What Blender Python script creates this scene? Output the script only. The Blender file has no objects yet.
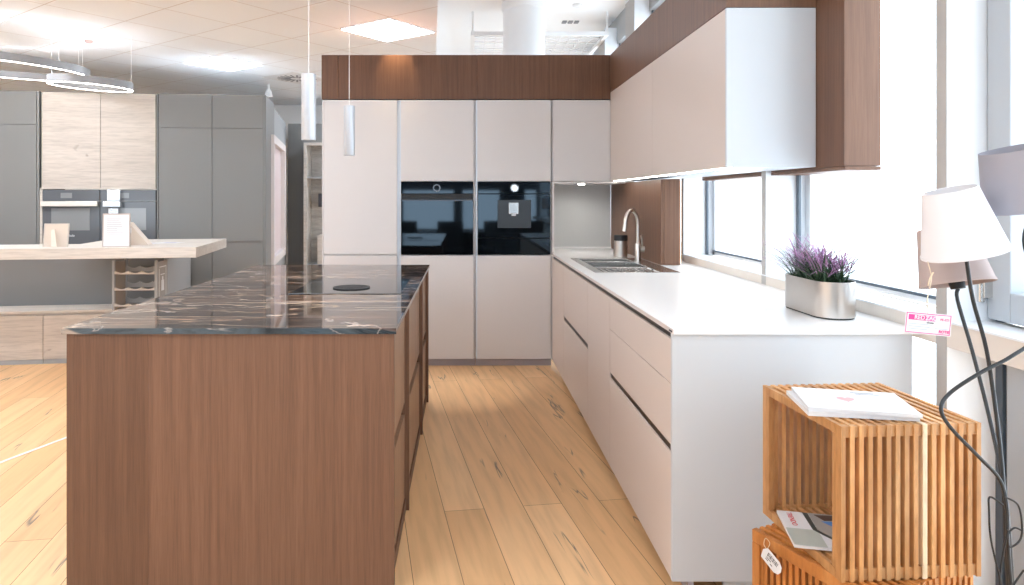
import bpy, math, random
from mathutils import Matrix, Vector
random.seed(7)
scn = bpy.context.scene
COL = scn.collection
PI = math.pi
F, CX, CY, H = 685.0, 465.0, 198.5, 1.38      # focal length in px, principal point, eye height

def P(px, py, Y):
    return Vector(((px-CX)*Y/F, Y, H-(py-CY)*Y/F))

# ------------------------------------------------------------------ materials
def lin(c):
    return tuple((x/12.92 if x <= .04045 else ((x+.055)/1.055)**2.4) for x in [v/255 for v in c])
def new_mat(name):
    m = bpy.data.materials.new(name); m.use_nodes = True
    nt = m.node_tree; b = nt.nodes['Principled BSDF']
    return m, nt, b
def plain(name, rgb, rough=.5, metal=0, spec=.5, bump=0, bscale=200, emit=None, es=0, coat=0):
    m, nt, b = new_mat(name)
    b.inputs['Base Color'].default_value = (*lin(rgb), 1)
    b.inputs['Roughness'].default_value = rough
    b.inputs['Metallic'].default_value = metal
    b.inputs['Specular IOR Level'].default_value = spec
    b.inputs['Coat Weight'].default_value = coat
    if emit:
        b.inputs['Emission Color'].default_value = (*lin(emit), 1)
        b.inputs['Emission Strength'].default_value = es
    if bump:
        n = nt.nodes.new('ShaderNodeTexNoise'); n.inputs['Scale'].default_value = bscale
        tc = nt.nodes.new('ShaderNodeTexCoord'); bp = nt.nodes.new('ShaderNodeBump')
        bp.inputs['Strength'].default_value = bump; bp.inputs['Distance'].default_value = .001
        nt.links.new(tc.outputs['Object'], n.inputs['Vector'])
        nt.links.new(n.outputs['Fac'], bp.inputs['Height']); nt.links.new(bp.outputs['Normal'], b.inputs['Normal'])
    return m
def N(nt, t, **kw):
    n = nt.nodes.new(t)
    for k, v in kw.items(): setattr(n, k, v)
    return n
def ramp(nt, stops, interp='LINEAR'):
    r = nt.nodes.new('ShaderNodeValToRGB'); r.color_ramp.interpolation = interp
    e = r.color_ramp.elements
    while len(e) > 1: e.remove(e[-1])
    e[0].position = stops[0][0]; e[0].color = (*stops[0][1], 1)
    for p, c in stops[1:]:
        x = e.new(p); x.color = (*c, 1)
    return r
def wood(name, c0, c1, c2, stretch, rough=.45, fine=1.0, knots=None, island=False, spec=.4):
    """grain runs along the axis whose stretch value is small"""
    m, nt, b = new_mat(name); L = nt.links.new
    tc = N(nt, 'ShaderNodeTexCoord')
    mp = N(nt, 'ShaderNodeMapping'); mp.inputs['Scale'].default_value = stretch
    L(tc.outputs['Object'], mp.inputs['Vector'])
    n1 = N(nt, 'ShaderNodeTexNoise'); n1.inputs['Scale'].default_value = 1.2; n1.inputs['Detail'].default_value = 6; n1.inputs['Roughness'].default_value = .65
    L(mp.outputs['Vector'], n1.inputs['Vector'])
    r = ramp(nt, [(.28, lin(c0)), (.5, lin(c1)), (.75, lin(c2))]); L(n1.outputs['Fac'], r.inputs['Fac'])
    n2 = N(nt, 'ShaderNodeTexNoise'); n2.inputs['Scale'].default_value = 9*fine; n2.inputs['Detail'].default_value = 3
    L(mp.outputs['Vector'], n2.inputs['Vector'])
    r2 = ramp(nt, [(.36, (.62,)*3), (.55, (1,)*3)]); L(n2.outputs['Fac'], r2.inputs['Fac'])
    mx = N(nt, 'ShaderNodeMixRGB', blend_type='MULTIPLY'); mx.inputs['Fac'].default_value = .36
    L(r.outputs['Color'], mx.inputs['Color1']); L(r2.outputs['Color'], mx.inputs['Color2'])
    out = mx.outputs['Color']
    if knots:
        mk = N(nt, 'ShaderNodeMapping'); mk.inputs['Scale'].default_value = knots
        L(tc.outputs['Object'], mk.inputs['Vector'])
        n3 = N(nt, 'ShaderNodeTexNoise'); n3.inputs['Scale'].default_value = 1.0; n3.inputs['Detail'].default_value = 2; n3.inputs['Distortion'].default_value = .8
        L(mk.outputs['Vector'], n3.inputs['Vector'])
        r3 = ramp(nt, [(.70, (1,)*3), (.76, (.45, .42, .4))]); L(n3.outputs['Fac'], r3.inputs['Fac'])
        m3 = N(nt, 'ShaderNodeMixRGB', blend_type='MULTIPLY'); m3.inputs['Fac'].default_value = .6
        L(out, m3.inputs['Color1']); L(r3.outputs['Color'], m3.inputs['Color2']); out = m3.outputs['Color']
    if island:
        # every slat slightly its own tone
        g = N(nt, 'ShaderNodeNewGeometry')
        r4 = ramp(nt, [(0, (.72, .7, .68)), (.5, (1, 1, 1)), (1, (1.25, 1.22, 1.15))]); L(g.outputs['Random Per Island'], r4.inputs['Fac'])
        m4 = N(nt, 'ShaderNodeMixRGB', blend_type='MULTIPLY'); m4.inputs['Fac'].default_value = 1
        L(out, m4.inputs['Color1']); L(r4.outputs['Color'], m4.inputs['Color2']); out = m4.outputs['Color']
    L(out, b.inputs['Base Color'])
    b.inputs['Roughness'].default_value = rough; b.inputs['Specular IOR Level'].default_value = spec
    bp = N(nt, 'ShaderNodeBump'); bp.inputs['Strength'].default_value = .15; bp.inputs['Distance'].default_value = .001
    L(n2.outputs['Fac'], bp.inputs['Height']); L(bp.outputs['Normal'], b.inputs['Normal'])
    return m

M = {}
M['veneer'] = wood('smoked oak veneer upright', (100, 71, 55), (113, 81, 62), (125, 91, 71), (38, 38, .9), .45)
M['veneer_b'] = wood('smoked oak veneer darker leaf', (90, 62, 47), (102, 72, 54), (114, 82, 62), (38, 38, .9), .45)
M['veneer_dark'] = wood('smoked oak veneer bulkhead', (92, 61, 43), (105, 71, 50), (118, 82, 59), (38, 38, .9), .45)
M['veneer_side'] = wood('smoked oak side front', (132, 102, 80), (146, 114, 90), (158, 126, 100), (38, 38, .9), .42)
M['veneer_plinth'] = wood('smoked oak recess', (84, 56, 42), (98, 66, 50), (110, 78, 60), (.6, 14, 14), .5)
M['oak_hazed'] = wood('hazed knotty oak', (180, 170, 160), (194, 184, 174), (205, 196, 186), (.8, 8, 9), .5, knots=(5, 9, 11))  # deeper oak washed out by haze, the fade put into the colour
M['oak_slab'] = wood('hazed oak slab', (188, 180, 171), (200, 192, 183), (210, 203, 194), (.8, 9, 9), .45)  # same haze fade put into the slab oak
M['teak'] = wood('oiled teak slats', (160, 106, 62), (196, 144, 92), (222, 176, 126), (10, 10, 2.0), .45, island=True)
M['teak_pale'] = wood('pale slat', (216, 190, 152), (232, 208, 174), (240, 220, 190), (10, 10, 2.0), .45)
M['teak_dark'] = wood('orange teak slats', (158, 94, 44), (190, 122, 62), (214, 150, 88), (10, 10, 2.0), .4, island=True)
M['cashmere'] = plain('cashmere lacquer', (211, 207, 206), .45, bump=.05)
M['cashmere_warm_lit'] = plain('cashmere fronts warm lit', (208, 195, 187), .42, bump=.05)  # cashmere again, with warm bounced light put into the tone
M['white_lam'] = plain('white laminate', (199, 203, 207), .4)
M['quartz'] = plain('white quartz', (238, 237, 236), .25)
M['quartz_edge'] = plain('quartz worktop edge', (215, 206, 202), .3)
M['plinth'] = plain('lilac grey plinth', (176, 172, 182), .4)
M['alu'] = plain('recessed aluminium channel', (205, 213, 222), .4, metal=.2)
M['bronze'] = plain('dark bronze channel', (38, 29, 23), .4, metal=.3)
M['steel'] = plain('stainless steel', (216, 216, 214), .22, metal=1)
M['steel_brush'] = plain('brushed steel', (206, 200, 194), .28, metal=1)
M['chrome'] = plain('chrome', (225, 225, 225), .12, metal=1)
M['black_glass'] = plain('black appliance glass', (6, 8, 11), .04, spec=.6)
M['black_glass'].node_tree.nodes['Principled BSDF'].inputs['Specular Tint'].default_value = (.62, .82, 1, 1)
M['hob_glass'] = plain('black hob glass', (10, 10, 11), .05, spec=.6)
M['black_soft'] = plain('matt black plastic', (28, 28, 30), .5)
M['black_metal'] = plain('black painted metal', (40, 44, 48), .38)
M['grey_front'] = plain('hazed anthracite lacquer', (122, 122, 121), .42, bump=.04)  # dark lacquer greyed, the veil of haze put into its colour
M['grey_line'] = plain('grey shelf edge', (120, 121, 122), .5)
M['grey_panel'] = plain('lighter grey panel', (158, 160, 162), .5)
M['grey_oven'] = plain('hazed oven glass', (98, 100, 104), .12, spec=.5)  # dark oven glass lightened, haze painted into the tone
M['grey_glass'] = plain('hazed oven window', (138, 139, 140), .08, spec=.6)  # window tone carries the painted haze as well
M['splash'] = plain('grey splashback', (196, 197, 196), .4)
M['wall'] = plain('white wall paint', (240, 240, 239), .8)
M['plaster'] = plain('white plaster', (246, 246, 246), .85)
M['column'] = plain('white painted column', (242, 243, 244), .7)
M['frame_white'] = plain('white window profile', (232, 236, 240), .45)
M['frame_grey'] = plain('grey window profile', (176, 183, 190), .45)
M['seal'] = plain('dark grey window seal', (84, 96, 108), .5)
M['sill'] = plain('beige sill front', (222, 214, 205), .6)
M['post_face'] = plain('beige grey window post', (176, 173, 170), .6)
M['paper'] = plain('white paper', (216, 216, 218), .6)
M['shade_white'] = plain('white fabric lampshade', (226, 226, 230), .8, bump=.3, bscale=900)
M['shade_taupe'] = plain('taupe fabric lampshade', (178, 162, 158), .8, bump=.3, bscale=900)
M['shade_grey'] = plain('grey fabric lampshade', (156, 154, 162), .8, bump=.3, bscale=900)
M['pink'] = plain('magenta print', (226, 60, 140), .6)
M['pale_red'] = plain('pale red print', (232, 168, 168), .6)
M['red'] = plain('red print', (214, 60, 70), .6)
M['ink'] = plain('dark print', (60, 60, 66), .6)
M['ink_grey'] = plain('grey print', (140, 140, 150), .6)
M['blue'] = plain('blue print', (80, 130, 190), .6)
M['twine'] = plain('natural twine', (214, 196, 170), .8)
M['green'] = plain('dark green blades', (70, 96, 70), .6)
M['purple'] = plain('purple blades', (186, 142, 184), .6)
M['card_back'] = plain('beige card', (206, 192, 178), .7)
M['stone_lit'] = wood('grey board wall', (150, 146, 140), (180, 176, 170), (200, 196, 190), (1.5, 6, 8), .6)
M['pink_frame'] = plain('rose white opening frame', (214, 206, 204), .6)
M['ring_body'] = plain('brushed grey ring body', (138, 138, 140), .4, metal=.1)
M['led'] = plain('led strip', (255, 255, 255), .5, emit=(255, 250, 240), es=9)
M['led_up'] = plain('led uplight', (255, 255, 255), .5, emit=(236, 244, 255), es=13)
M['led_warm'] = plain('warm led', (255, 255, 255), .5, emit=(255, 190, 90), es=1.3)
M['panel_light'] = plain('luminaire diffuser', (255, 255, 255), .5, emit=(232, 242, 255), es=19)
M['pend'] = plain('white aluminium pendant', (196, 201, 208), .32, metal=.25)
M['vent'] = plain('vent slot grey', (140, 140, 142), .6)
M['white_plastic'] = plain('white plastic', (236, 236, 236), .5)
M['print_paper'] = plain('magazine photo grey', (150, 148, 144), .4)

def glass_mat():
    m = bpy.data.materials.new('window glass'); m.use_nodes = True
    nt = m.node_tree; nt.nodes.clear(); L = nt.links.new
    o = N(nt, 'ShaderNodeOutputMaterial'); t = N(nt, 'ShaderNodeBsdfTransparent'); g = N(nt, 'ShaderNodeBsdfGlossy')
    t.inputs['Color'].default_value = (.96, .98, .99, 1); g.inputs['Roughness'].default_value = .02
    mx = N(nt, 'ShaderNodeMixShader'); mx.inputs['Fac'].default_value = .03; L(t.outputs[0], mx.inputs[1]); L(g.outputs[0], mx.inputs[2])
    L(mx.outputs[0], o.inputs['Surface']); return m
M['glass'] = glass_mat()

def floor_mat():
    m, nt, b = new_mat('oak plank floor'); L = nt.links.new
    tc = N(nt, 'ShaderNodeTexCoord')
    mp = N(nt, 'ShaderNodeMapping'); mp.inputs['Rotation'].default_value = (0, 0, -(PI/2+math.radians(8.7)))
    mp.inputs['Location'].default_value = (.4, -.345, 0)
    L(tc.outputs['Object'], mp.inputs['Vector'])
    br = N(nt, 'ShaderNodeTexBrick'); br.offset = .37; br.inputs['Scale'].default_value = 1
    br.inputs['Brick Width'].default_value = 3.4; br.inputs['Row Height'].default_value = .178
    br.inputs['Mortar Size'].default_value = .0014; br.inputs['Mortar Smooth'].default_value = .2
    br.inputs['Color1'].default_value = (*lin((236, 194, 146)), 1); br.inputs['Color2'].default_value = (*lin((220, 174, 124)), 1)
    br.inputs['Mortar'].default_value = (*lin((120, 84, 56)), 1); br.inputs['Bias'].default_value = -.1
    L(mp.outputs['Vector'], br.inputs['Vector'])
    m2 = N(nt, 'ShaderNodeMapping'); m2.inputs['Scale'].default_value = (1.3, 16, 1); L(mp.outputs['Vector'], m2.inputs['Vector'])
    n = N(nt, 'ShaderNodeTexNoise'); n.inputs['Scale'].default_value = 1.5; n.inputs['Detail'].default_value = 7; L(m2.outputs['Vector'], n.inputs['Vector'])
    r = ramp(nt, [(.3, (.80, .79, .78)), (.55, (1, 1, 1)), (.8, (1.08, 1.06, 1.04))]); L(n.outputs['Fac'], r.inputs['Fac'])
    mu = N(nt, 'ShaderNodeMixRGB', blend_type='MULTIPLY'); mu.inputs['Fac'].default_value = .8
    L(br.outputs['Color'], mu.inputs['Color1']); L(r.outputs['Color'], mu.inputs['Color2'])
    # dark filled cracks
    m3 = N(nt, 'ShaderNodeMapping'); m3.inputs['Scale'].default_value = (1.1, 13, 1); m3.inputs['Location'].default_value = (3.3, 1.7, 0)
    L(mp.outputs['Vector'], m3.inputs['Vector'])
    w = N(nt, 'ShaderNodeTexNoise'); w.inputs['Scale'].default_value = .9; w.inputs['Detail'].default_value = 3; w.inputs['Distortion'].default_value = .25
    L(m3.outputs['Vector'], w.inputs['Vector'])
    cr = ramp(nt, [(.48, (0,)*3), (.495, (1,)*3), (.51, (0,)*3)]); L(w.outputs['Fac'], cr.inputs['Fac'])
    m4 = N(nt, 'ShaderNodeMapping'); m4.inputs['Scale'].default_value = (2.0, 6.5, 1); m4.inputs['Location'].default_value = (8.2, 4.1, 0)
    L(mp.outputs['Vector'], m4.inputs['Vector'])
    w2 = N(nt, 'ShaderNodeTexNoise'); w2.inputs['Scale'].default_value = 1; w2.inputs['Detail'].default_value = 1; L(m4.outputs['Vector'], w2.inputs['Vector'])
    gt = ramp(nt, [(.615, (0,)*3), (.66, (1,)*3)]); L(w2.outputs['Fac'], gt.inputs['Fac'])
    ma = N(nt, 'ShaderNodeMixRGB', blend_type='MULTIPLY'); ma.inputs['Fac'].default_value = 1
    L(cr.outputs['Color'], ma.inputs['Color1']); L(gt.outputs['Color'], ma.inputs['Color2'])
    mz = N(nt, 'ShaderNodeMixRGB'); L(ma.outputs['Color'], mz.inputs['Fac']); L(mu.outputs['Color'], mz.inputs['Color1'])
    mz.inputs['Color2'].default_value = (*lin((100, 92, 88)), 1)
    L(mz.outputs['Color'], b.inputs['Base Color']); b.inputs['Roughness'].default_value = .42; b.inputs['Specular IOR Level'].default_value = .4
    return m
M['floor'] = floor_mat()

def tile_mat():
    m, nt, b = new_mat('ceiling tiles'); L = nt.links.new
    tc = N(nt, 'ShaderNodeTexCoord')
    # object space of the ceiling: rotated so that a luminaire centre falls on a tile centre
    mp = N(nt, 'ShaderNodeMapping'); mp.vector_type = 'TEXTURE'
    a = math.radians(-37)
    c = Vector((-.686, 6.10, 0)); u = Vector((math.cos(a), math.sin(a), 0)); v = Vector((-math.sin(a), math.cos(a), 0))
    o = c - u*.3125 - v*.3125
    mp.inputs['Location'].default_value = (o.x, o.y, 0); mp.inputs['Rotation'].default_value = (0, 0, a)
    L(tc.outputs['Object'], mp.inputs['Vector'])
    br = N(nt, 'ShaderNodeTexBrick'); br.offset = 0; br.inputs['Scale'].default_value = 1
    br.inputs['Brick Width'].default_value = .625; br.inputs['Row Height'].default_value = .625
    br.inputs['Mortar Size'].default_value = .006; br.inputs['Mortar Smooth'].default_value = .5
    br.inputs['Color1'].default_value = (*lin((247, 251, 255)), 1); br.inputs['Color2'].default_value = (*lin((244, 248, 253)), 1)
    br.inputs['Mortar'].default_value = (*lin((214, 208, 206)), 1)
    L(mp.outputs['Vector'], br.inputs['Vector']); L(br.outputs['Color'], b.inputs['Base Color'])
    b.inputs['Roughness'].default_value = .85
    return m
M['tiles'] = tile_mat()

def marble_mat(name='dark brown marble', dark=(24, 19, 17), mid=(62, 48, 40), brown=(112, 84, 64), vs=1):
    m, nt, b = new_mat(name); L = nt.links.new
    tc = N(nt, 'ShaderNodeTexCoord')
    mp = N(nt, 'ShaderNodeMapping'); mp.inputs['Scale'].default_value = (1.0, 4.6, 3.0); mp.inputs['Rotation'].default_value = (0, 0, .12)
    L(tc.outputs['Object'], mp.inputs['Vector'])
    n = N(nt, 'ShaderNodeTexNoise'); n.inputs['Scale'].default_value = 1.6; n.inputs['Detail'].default_value = 9; n.inputs['Roughness'].default_value = .62; n.inputs['Distortion'].default_value = 1.4
    L(mp.outputs['Vector'], n.inputs['Vector'])
    r = ramp(nt, [(.32, lin(dark)), (.48, lin(mid)), (.56, lin(dark)), (.66, lin(brown)), (.8, lin(mid))]); L(n.outputs['Fac'], r.inputs['Fac'])
    def vein(sc, dist, lo, w, rot, seed):
        q = N(nt, 'ShaderNodeMapping'); q.inputs['Scale'].default_value = sc; q.inputs['Rotation'].default_value = (0, 0, rot); q.inputs['Location'].default_value = (seed, seed*.7, 0)
        L(tc.outputs['Object'], q.inputs['Vector'])
        t = N(nt, 'ShaderNodeTexNoise'); t.inputs['Scale'].default_value = 1.3; t.inputs['Detail'].default_value = 6; t.inputs['Distortion'].default_value = dist
        L(q.outputs['Vector'], t.inputs['Vector'])
        k = ramp(nt, [(lo-w, (0,)*3), (lo, (1,)*3), (lo+w, (0,)*3)]); L(t.outputs['Fac'], k.inputs['Fac']); return k.outputs['Color']
    out = r.outputs['Color']
    for sc, d, lo, w, rot, s, c, f in (((.9, 6.5, 3), .9, .5, .016, .1, 1.0, (226, 200, 176), .85), ((.8, 8, 3), .8, .56, .036, -.06, 7.3, (150, 104, 74), .6),
                                       ((1.1, 2.4, 3), .7, .46, .007, .6, 3.1, (226, 214, 204), .7)):
        mask = N(nt, 'ShaderNodeMath', operation='MULTIPLY'); L(vein(sc, d, lo, w, rot, s), mask.inputs[0]); mask.inputs[1].default_value = f*vs
        mx = N(nt, 'ShaderNodeMixRGB'); L(mask.outputs[0], mx.inputs['Fac']); L(out, mx.inputs['Color1']); mx.inputs['Color2'].default_value = (*lin(c), 1)
        out = mx.outputs['Color']
    L(out, b.inputs['Base Color']); b.inputs['Roughness'].default_value = .05; b.inputs['Specular IOR Level'].default_value = .38
    return m
M['marble'] = marble_mat()
M['marble_edge'] = marble_mat('split marble edge', (34, 42, 48), (74, 86, 94), (84, 94, 100), .5)

# ------------------------------------------------------------------ mesh builder
class MB:
    def __init__(s, mtx=None):
        s.v = []; s.f = []; s.m = mtx or Matrix()
    def add(s, vs, fs):
        k = len(s.v); s.v += [s.m @ Vector(p) for p in vs]; s.f += [tuple(i+k for i in f) for f in fs]; return s
    def box(s, x0, x1, y0, y1, z0, z1, m=None):
        vs = [Vector(p) for p in ((x0,y0,z0),(x1,y0,z0),(x1,y1,z0),(x0,y1,z0),(x0,y0,z1),(x1,y0,z1),(x1,y1,z1),(x0,y1,z1))]
        if m: vs = [m @ p for p in vs]
        return s.add(vs, [(0,3,2,1),(4,5,6,7),(0,1,5,4),(1,2,6,5),(2,3,7,6),(3,0,4,7)])
    def prism(s, poly, z0, z1):
        n = len(poly)
        a = sum(poly[i][0]*poly[(i+1)%n][1]-poly[(i+1)%n][0]*poly[i][1] for i in range(n))
        if a < 0: poly = poly[::-1]
        return s.add([(x,y,z0) for x,y in poly]+[(x,y,z1) for x,y in poly],
            [tuple(range(n-1,-1,-1)), tuple(range(n,2*n))]+[(i,(i+1)%n,(i+1)%n+n,i+n) for i in range(n)])
    def lathe(s, prof, c=(0,0,0), n=32, m=None, close=False):
        vs = []; fs = []; k = len(prof)
        for i in range(n):
            a = 2*PI*i/n
            for r, z in prof:
                p = Vector((c[0]+r*math.cos(a), c[1]+r*math.sin(a), c[2]+z))
                vs.append(m @ p if m else p)
        for i in range(n):
            j = (i+1) % n
            for q in range(k if close else k-1):
                q2 = (q+1) % k
                fs.append((i*k+q, j*k+q, j*k+q2, i*k+q2))
        if not close:
            if prof[0][0] > 1e-6: fs.append(tuple(i*k for i in range(n-1,-1,-1)))
            if prof[-1][0] > 1e-6: fs.append(tuple(i*k+k-1 for i in range(n)))
        return s.add(vs, fs)
    def cyl(s, c, r, z0, z1, n=32, m=None):
        return s.lathe([(r, z0), (r, z1)], c, n, m)
    def tube(s, pts, r, n=8, smooth=0):
        pts = [Vector(p) for p in pts]
        if smooth:
            q = []
            for i in range(len(pts)-1):
                p0 = pts[max(i-1,0)]; p1 = pts[i]; p2 = pts[i+1]; p3 = pts[min(i+2,len(pts)-1)]
                for k in range(smooth):
                    t = k/smooth
                    q.append(.5*((2*p1)+(p2-p0)*t+(2*p0-5*p1+4*p2-p3)*t*t+(3*p1-p0-3*p2+p3)*t**3))
            pts = q+[pts[-1]]
        vs = []; fs = []; up = None
        for i, p in enumerate(pts):
            d = (pts[min(i+1,len(pts)-1)]-pts[max(i-1,0)]).normalized()
            if up is None: up = d.orthogonal().normalized()
            up = (up-d*up.dot(d)).normalized(); w = d.cross(up)
            rr = r[i] if isinstance(r, (list, tuple)) and len(r) == len(pts) else r
            for k in range(n):
                a = 2*PI*k/n; vs.append(p+(up*math.cos(a)+w*math.sin(a))*rr)
        for i in range(len(pts)-1):
            for k in range(n):
                k2 = (k+1) % n; fs.append((i*n+k, i*n+k2, (i+1)*n+k2, (i+1)*n+k))
        fs.append(tuple(range(n-1,-1,-1))); fs.append(tuple(range((len(pts)-1)*n, len(pts)*n)))
        return s.add(vs, fs)
    def build(s, name, mat, parent=None, bevel=0, smooth=False, frame=None):
        me = bpy.data.meshes.new(name)
        o = bpy.data.objects.new(name, me); COL.objects.link(o)
        if parent is not None:
            o.parent = parent; fr = FR[parent.name]
        else:
            if frame is None:
                xs = [p.x for p in s.v]; ys = [p.y for p in s.v]; zs = [p.z for p in s.v]
                frame = Matrix.Translation(((min(xs)+max(xs))/2, (min(ys)+max(ys))/2, min(zs)))
            o.matrix_world = frame; fr = frame
        FR[o.name] = fr
        inv = fr.inverted()
        me.from_pydata([inv @ p for p in s.v], [], s.f); me.update()
        me.materials.append(M[mat] if isinstance(mat, str) else mat)
        if smooth:
            me.polygons.foreach_set('use_smooth', [True]*len(me.polygons))
            try: me.set_sharp_from_angle(angle=math.radians(35))
            except Exception: pass
        if bevel:
            bv = o.modifiers.new('bevel', 'BEVEL'); bv.width = bevel; bv.segments = 2; bv.limit_method = 'ANGLE'
        return o
FR = {}
def thing(name, label, cat, loc, rz=0, group=None):
    o = bpy.data.objects.new(name, None); COL.objects.link(o); o.empty_display_size = .1
    o.location = loc; o.rotation_euler = (0, 0, rz)
    FR[o.name] = Matrix.Translation(loc) @ Matrix.Rotation(rz, 4, 'Z')
    o['label'] = label; o['category'] = cat
    if group: o['group'] = group
    return o
def tag(o, label, cat, group=None):
    o['label'] = label; o['category'] = cat
    if group: o['group'] = group
    return o
def struct(o):
    o['kind'] = 'structure'; return o
def copy_thing(root, loc, rz, label):
    r = root.copy(); COL.objects.link(r); r.location = loc; r.rotation_euler = (0, 0, rz); r['label'] = label
    for ch in list(root.children):
        c = ch.copy(); COL.objects.link(c); c.parent = r
        for g in list(ch.children):
            d = g.copy(); COL.objects.link(d); d.parent = c
    return r
def lettering(body, size, mtx, mat, parent, name='lettering', bold=0):
    cu = bpy.data.curves.new(name, 'FONT'); cu.body = body; cu.size = size; cu.align_x = 'CENTER'; cu.align_y = 'CENTER'
    cu.extrude = .0002; cu.offset = bold
    t = bpy.data.objects.new(name+'_tmp', cu); COL.objects.link(t)
    dg = bpy.context.evaluated_depsgraph_get(); me = bpy.data.meshes.new_from_object(t.evaluated_get(dg))
    bpy.data.objects.remove(t); 
    mb = MB(mtx); mb.add([v.co.copy() for v in me.vertices], [tuple(p.vertices) for p in me.polygons])
    return mb.build(name, mat, parent)
def B(*a): return MB().box(*a)

# ================================================================== ROOM SHELL
CZ, RZ = 2.88, 3.42
xe = lambda Y: -.204-.05*(Y-5.18)
fl = struct(MB().add([(-7.5,-3.6,0),(2.6,-3.6,0),(2.6,11,0),(-7.5,11,0)], [(0,1,2,3)]).box(-7.5,2.6,-3.6,11,-.1,-.001).build('floor', 'floor', frame=Matrix()))
c = MB().prism([(-7.5,-3.6),(xe(-3.6),-3.6),(xe(11),11),(-7.5,11)], CZ, RZ+.12)
cl = struct(c.build('ceiling', 'tiles', frame=Matrix()))
rc = MB().prism([(xe(-3.6),-3.6),(2.0,-3.6),(2.0,11),(xe(11),11)], RZ, RZ+.12)
rc.build('raised_ceiling', 'plaster', cl)
struct(B(-7.5,2.6,11,11.15,0,RZ+.1).build('wall_back', 'wall'))
struct(B(-7.65,-7.5,-3.6,11.15,0,RZ+.1).build('wall_left', 'wall'))
# shop front behind the camera: dark wall with windows (mirrored in the oven glass); upper glazed strip added as fill light
wm = MB(); y0, y1 = -3.75, -3.6
hol = [(-6.4,-3.6),(-3.2,-1.75),(-1.35,-.25),(-.05,.75),(1.3,1.55)]
xs = [-7.5]+[v for h_ in hol for v in h_]+[2.6]
wm.box(-7.5,2.6,y0,y1,0,.72).box(-7.5,2.6,y0,y1,1.56,2.25).box(-7.5,2.6,y0,y1,3.0,RZ+.1)
for i in range(0, len(xs), 2): wm.box(xs[i],xs[i+1],y0,y1,.72,1.56)
for i in range(8):
    x = -7.5+i*10.1/7; wm.box(max(-7.5,x-.07),min(2.6,x+.07),y0,y1,2.25,3.0)
wfr = struct(wm.build('wall_front', plain('dark shop wall', (70, 74, 80), .6)))
gl = MB()
for a_, b_ in hol: gl.box(a_,b_,-3.69,-3.684,.72,1.56)
gl.box(-7.4,2.5,-3.69,-3.684,2.25,3.0)  # glass of the added fill-light strip
struct(gl.build('window_40', 'glass'))

# window wall on the right: posts, rail, glass
XS, XG = 1.573, 1.729
posts = [4.93, 3.58, 2.235, .89, -.455, -1.8, -3.15]
posts_far = [6.36, 7.7, 9.05, 10.4]
k = 0
for Yp in sorted(posts+posts_far, reverse=True):
    k += 1
    d = .35 if Yp in posts_far else .05
    o = MB().box(XS, XG+.06, Yp, Yp+d, 0, 3.3).build('trim_%d' % k, 'frame_white', bevel=.002)
    struct(o)
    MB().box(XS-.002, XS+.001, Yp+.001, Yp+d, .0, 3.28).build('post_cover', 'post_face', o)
k += 1
rail = struct(B(XS, XG+.04, -3.5, 10.9, .895, .974).build('trim_%d' % k, 'sill', bevel=.002))
B(XS-.004, XG-.02, -3.5, 10.9, .974, .980).build('sill_top', 'frame_white', rail)
k += 1
bl = struct(B(XG-.02, XG+.2, -3.6, 11, 3.12, RZ).build('trim_%d' % k, plain('grey blind box', (168, 170, 172), .6)))
edges = sorted(posts+posts_far)
for i in range(len(edges)-1):
    y0 = edges[i]+(.35 if edges[i] in posts_far else .05); y1 = edges[i+1]
    w = struct(MB().box(XG+.05,XG+.12,y0,y0+.05,.974,3.12).box(XG+.05,XG+.12,y1-.05,y1,.974,3.12)
        .box(XG+.05,XG+.12,y0,y1,.974,1.01).box(XG+.05,XG+.12,y0,y1,3.06,3.12)
        .box(XG+.05,XG+.12,y0,y0+.05,0,.9).box(XG+.05,XG+.12,y1-.05,y1,0,.9).box(XG+.05,XG+.12,y0,y1,0,.06).box(XG+.05,XG+.12,y0,y1,.86,.9)
        .build('window_%d' % (i+1), 'frame_white', bevel=.002))
    MB().box(XG+.001,XG+.013,y1-.03,y1-.001,.98,3.12).box(XG+.001,XG+.013,y1-.03,y1-.001,.02,.89).build('seal', 'seal', w)
    MB().box(XG+.04,XG+.049,y0+.03,y1-.03,1.0,1.012).build('glazing_bead', 'seal', w)
    MB().box(XG+.08,XG+.086,y0+.05,y1-.05,1.01,3.06).box(XG+.08,XG+.086,y0+.05,y1-.05,.06,.86).build('pane', 'glass', w)
    if i == edges.index(.89):
        # the openable casement at the right edge of the photograph
        MB().box(XG-.03,XG+.05,y1-.1,y1-.005,.99,3.0).box(XG-.03,XG+.05,y0+.005,y0+.1,.99,3.0).box(XG-.03,XG+.05,y0+.1,y1-.1,.99,1.085).box(XG-.03,XG+.05,y0+.1,y1-.1,2.9,3.0).build('sash', 'frame_grey', w, bevel=.004)
        MB().cyl((XG-.055,y1+.0-.012,0), .010, 1.045, 1.15, 16).box(XG-.055,XG-.03,y1-.03,y1-.012,1.06,1.14).build('hinge', 'steel', w, smooth=True)
        MB().box(XG+.0,XG+.05,y1-.12,y1-.05,.02,.89).box(XG+.0,XG+.05,y0,y1,.02,.10).build('lower_frame', 'frame_grey', w)

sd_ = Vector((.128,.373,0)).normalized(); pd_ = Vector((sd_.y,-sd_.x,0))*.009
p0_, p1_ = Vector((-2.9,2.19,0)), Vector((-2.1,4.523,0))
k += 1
struct(MB().prism([((p0_-pd_).x,(p0_-pd_).y),((p0_+pd_).x,(p0_+pd_).y),((p1_+pd_).x,(p1_+pd_).y),((p1_-pd_).x,(p1_-pd_).y)], .0005, .004).build('trim_%d' % k, 'white_plastic'))  # white strip laid in place of a streak of sunlight

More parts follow.
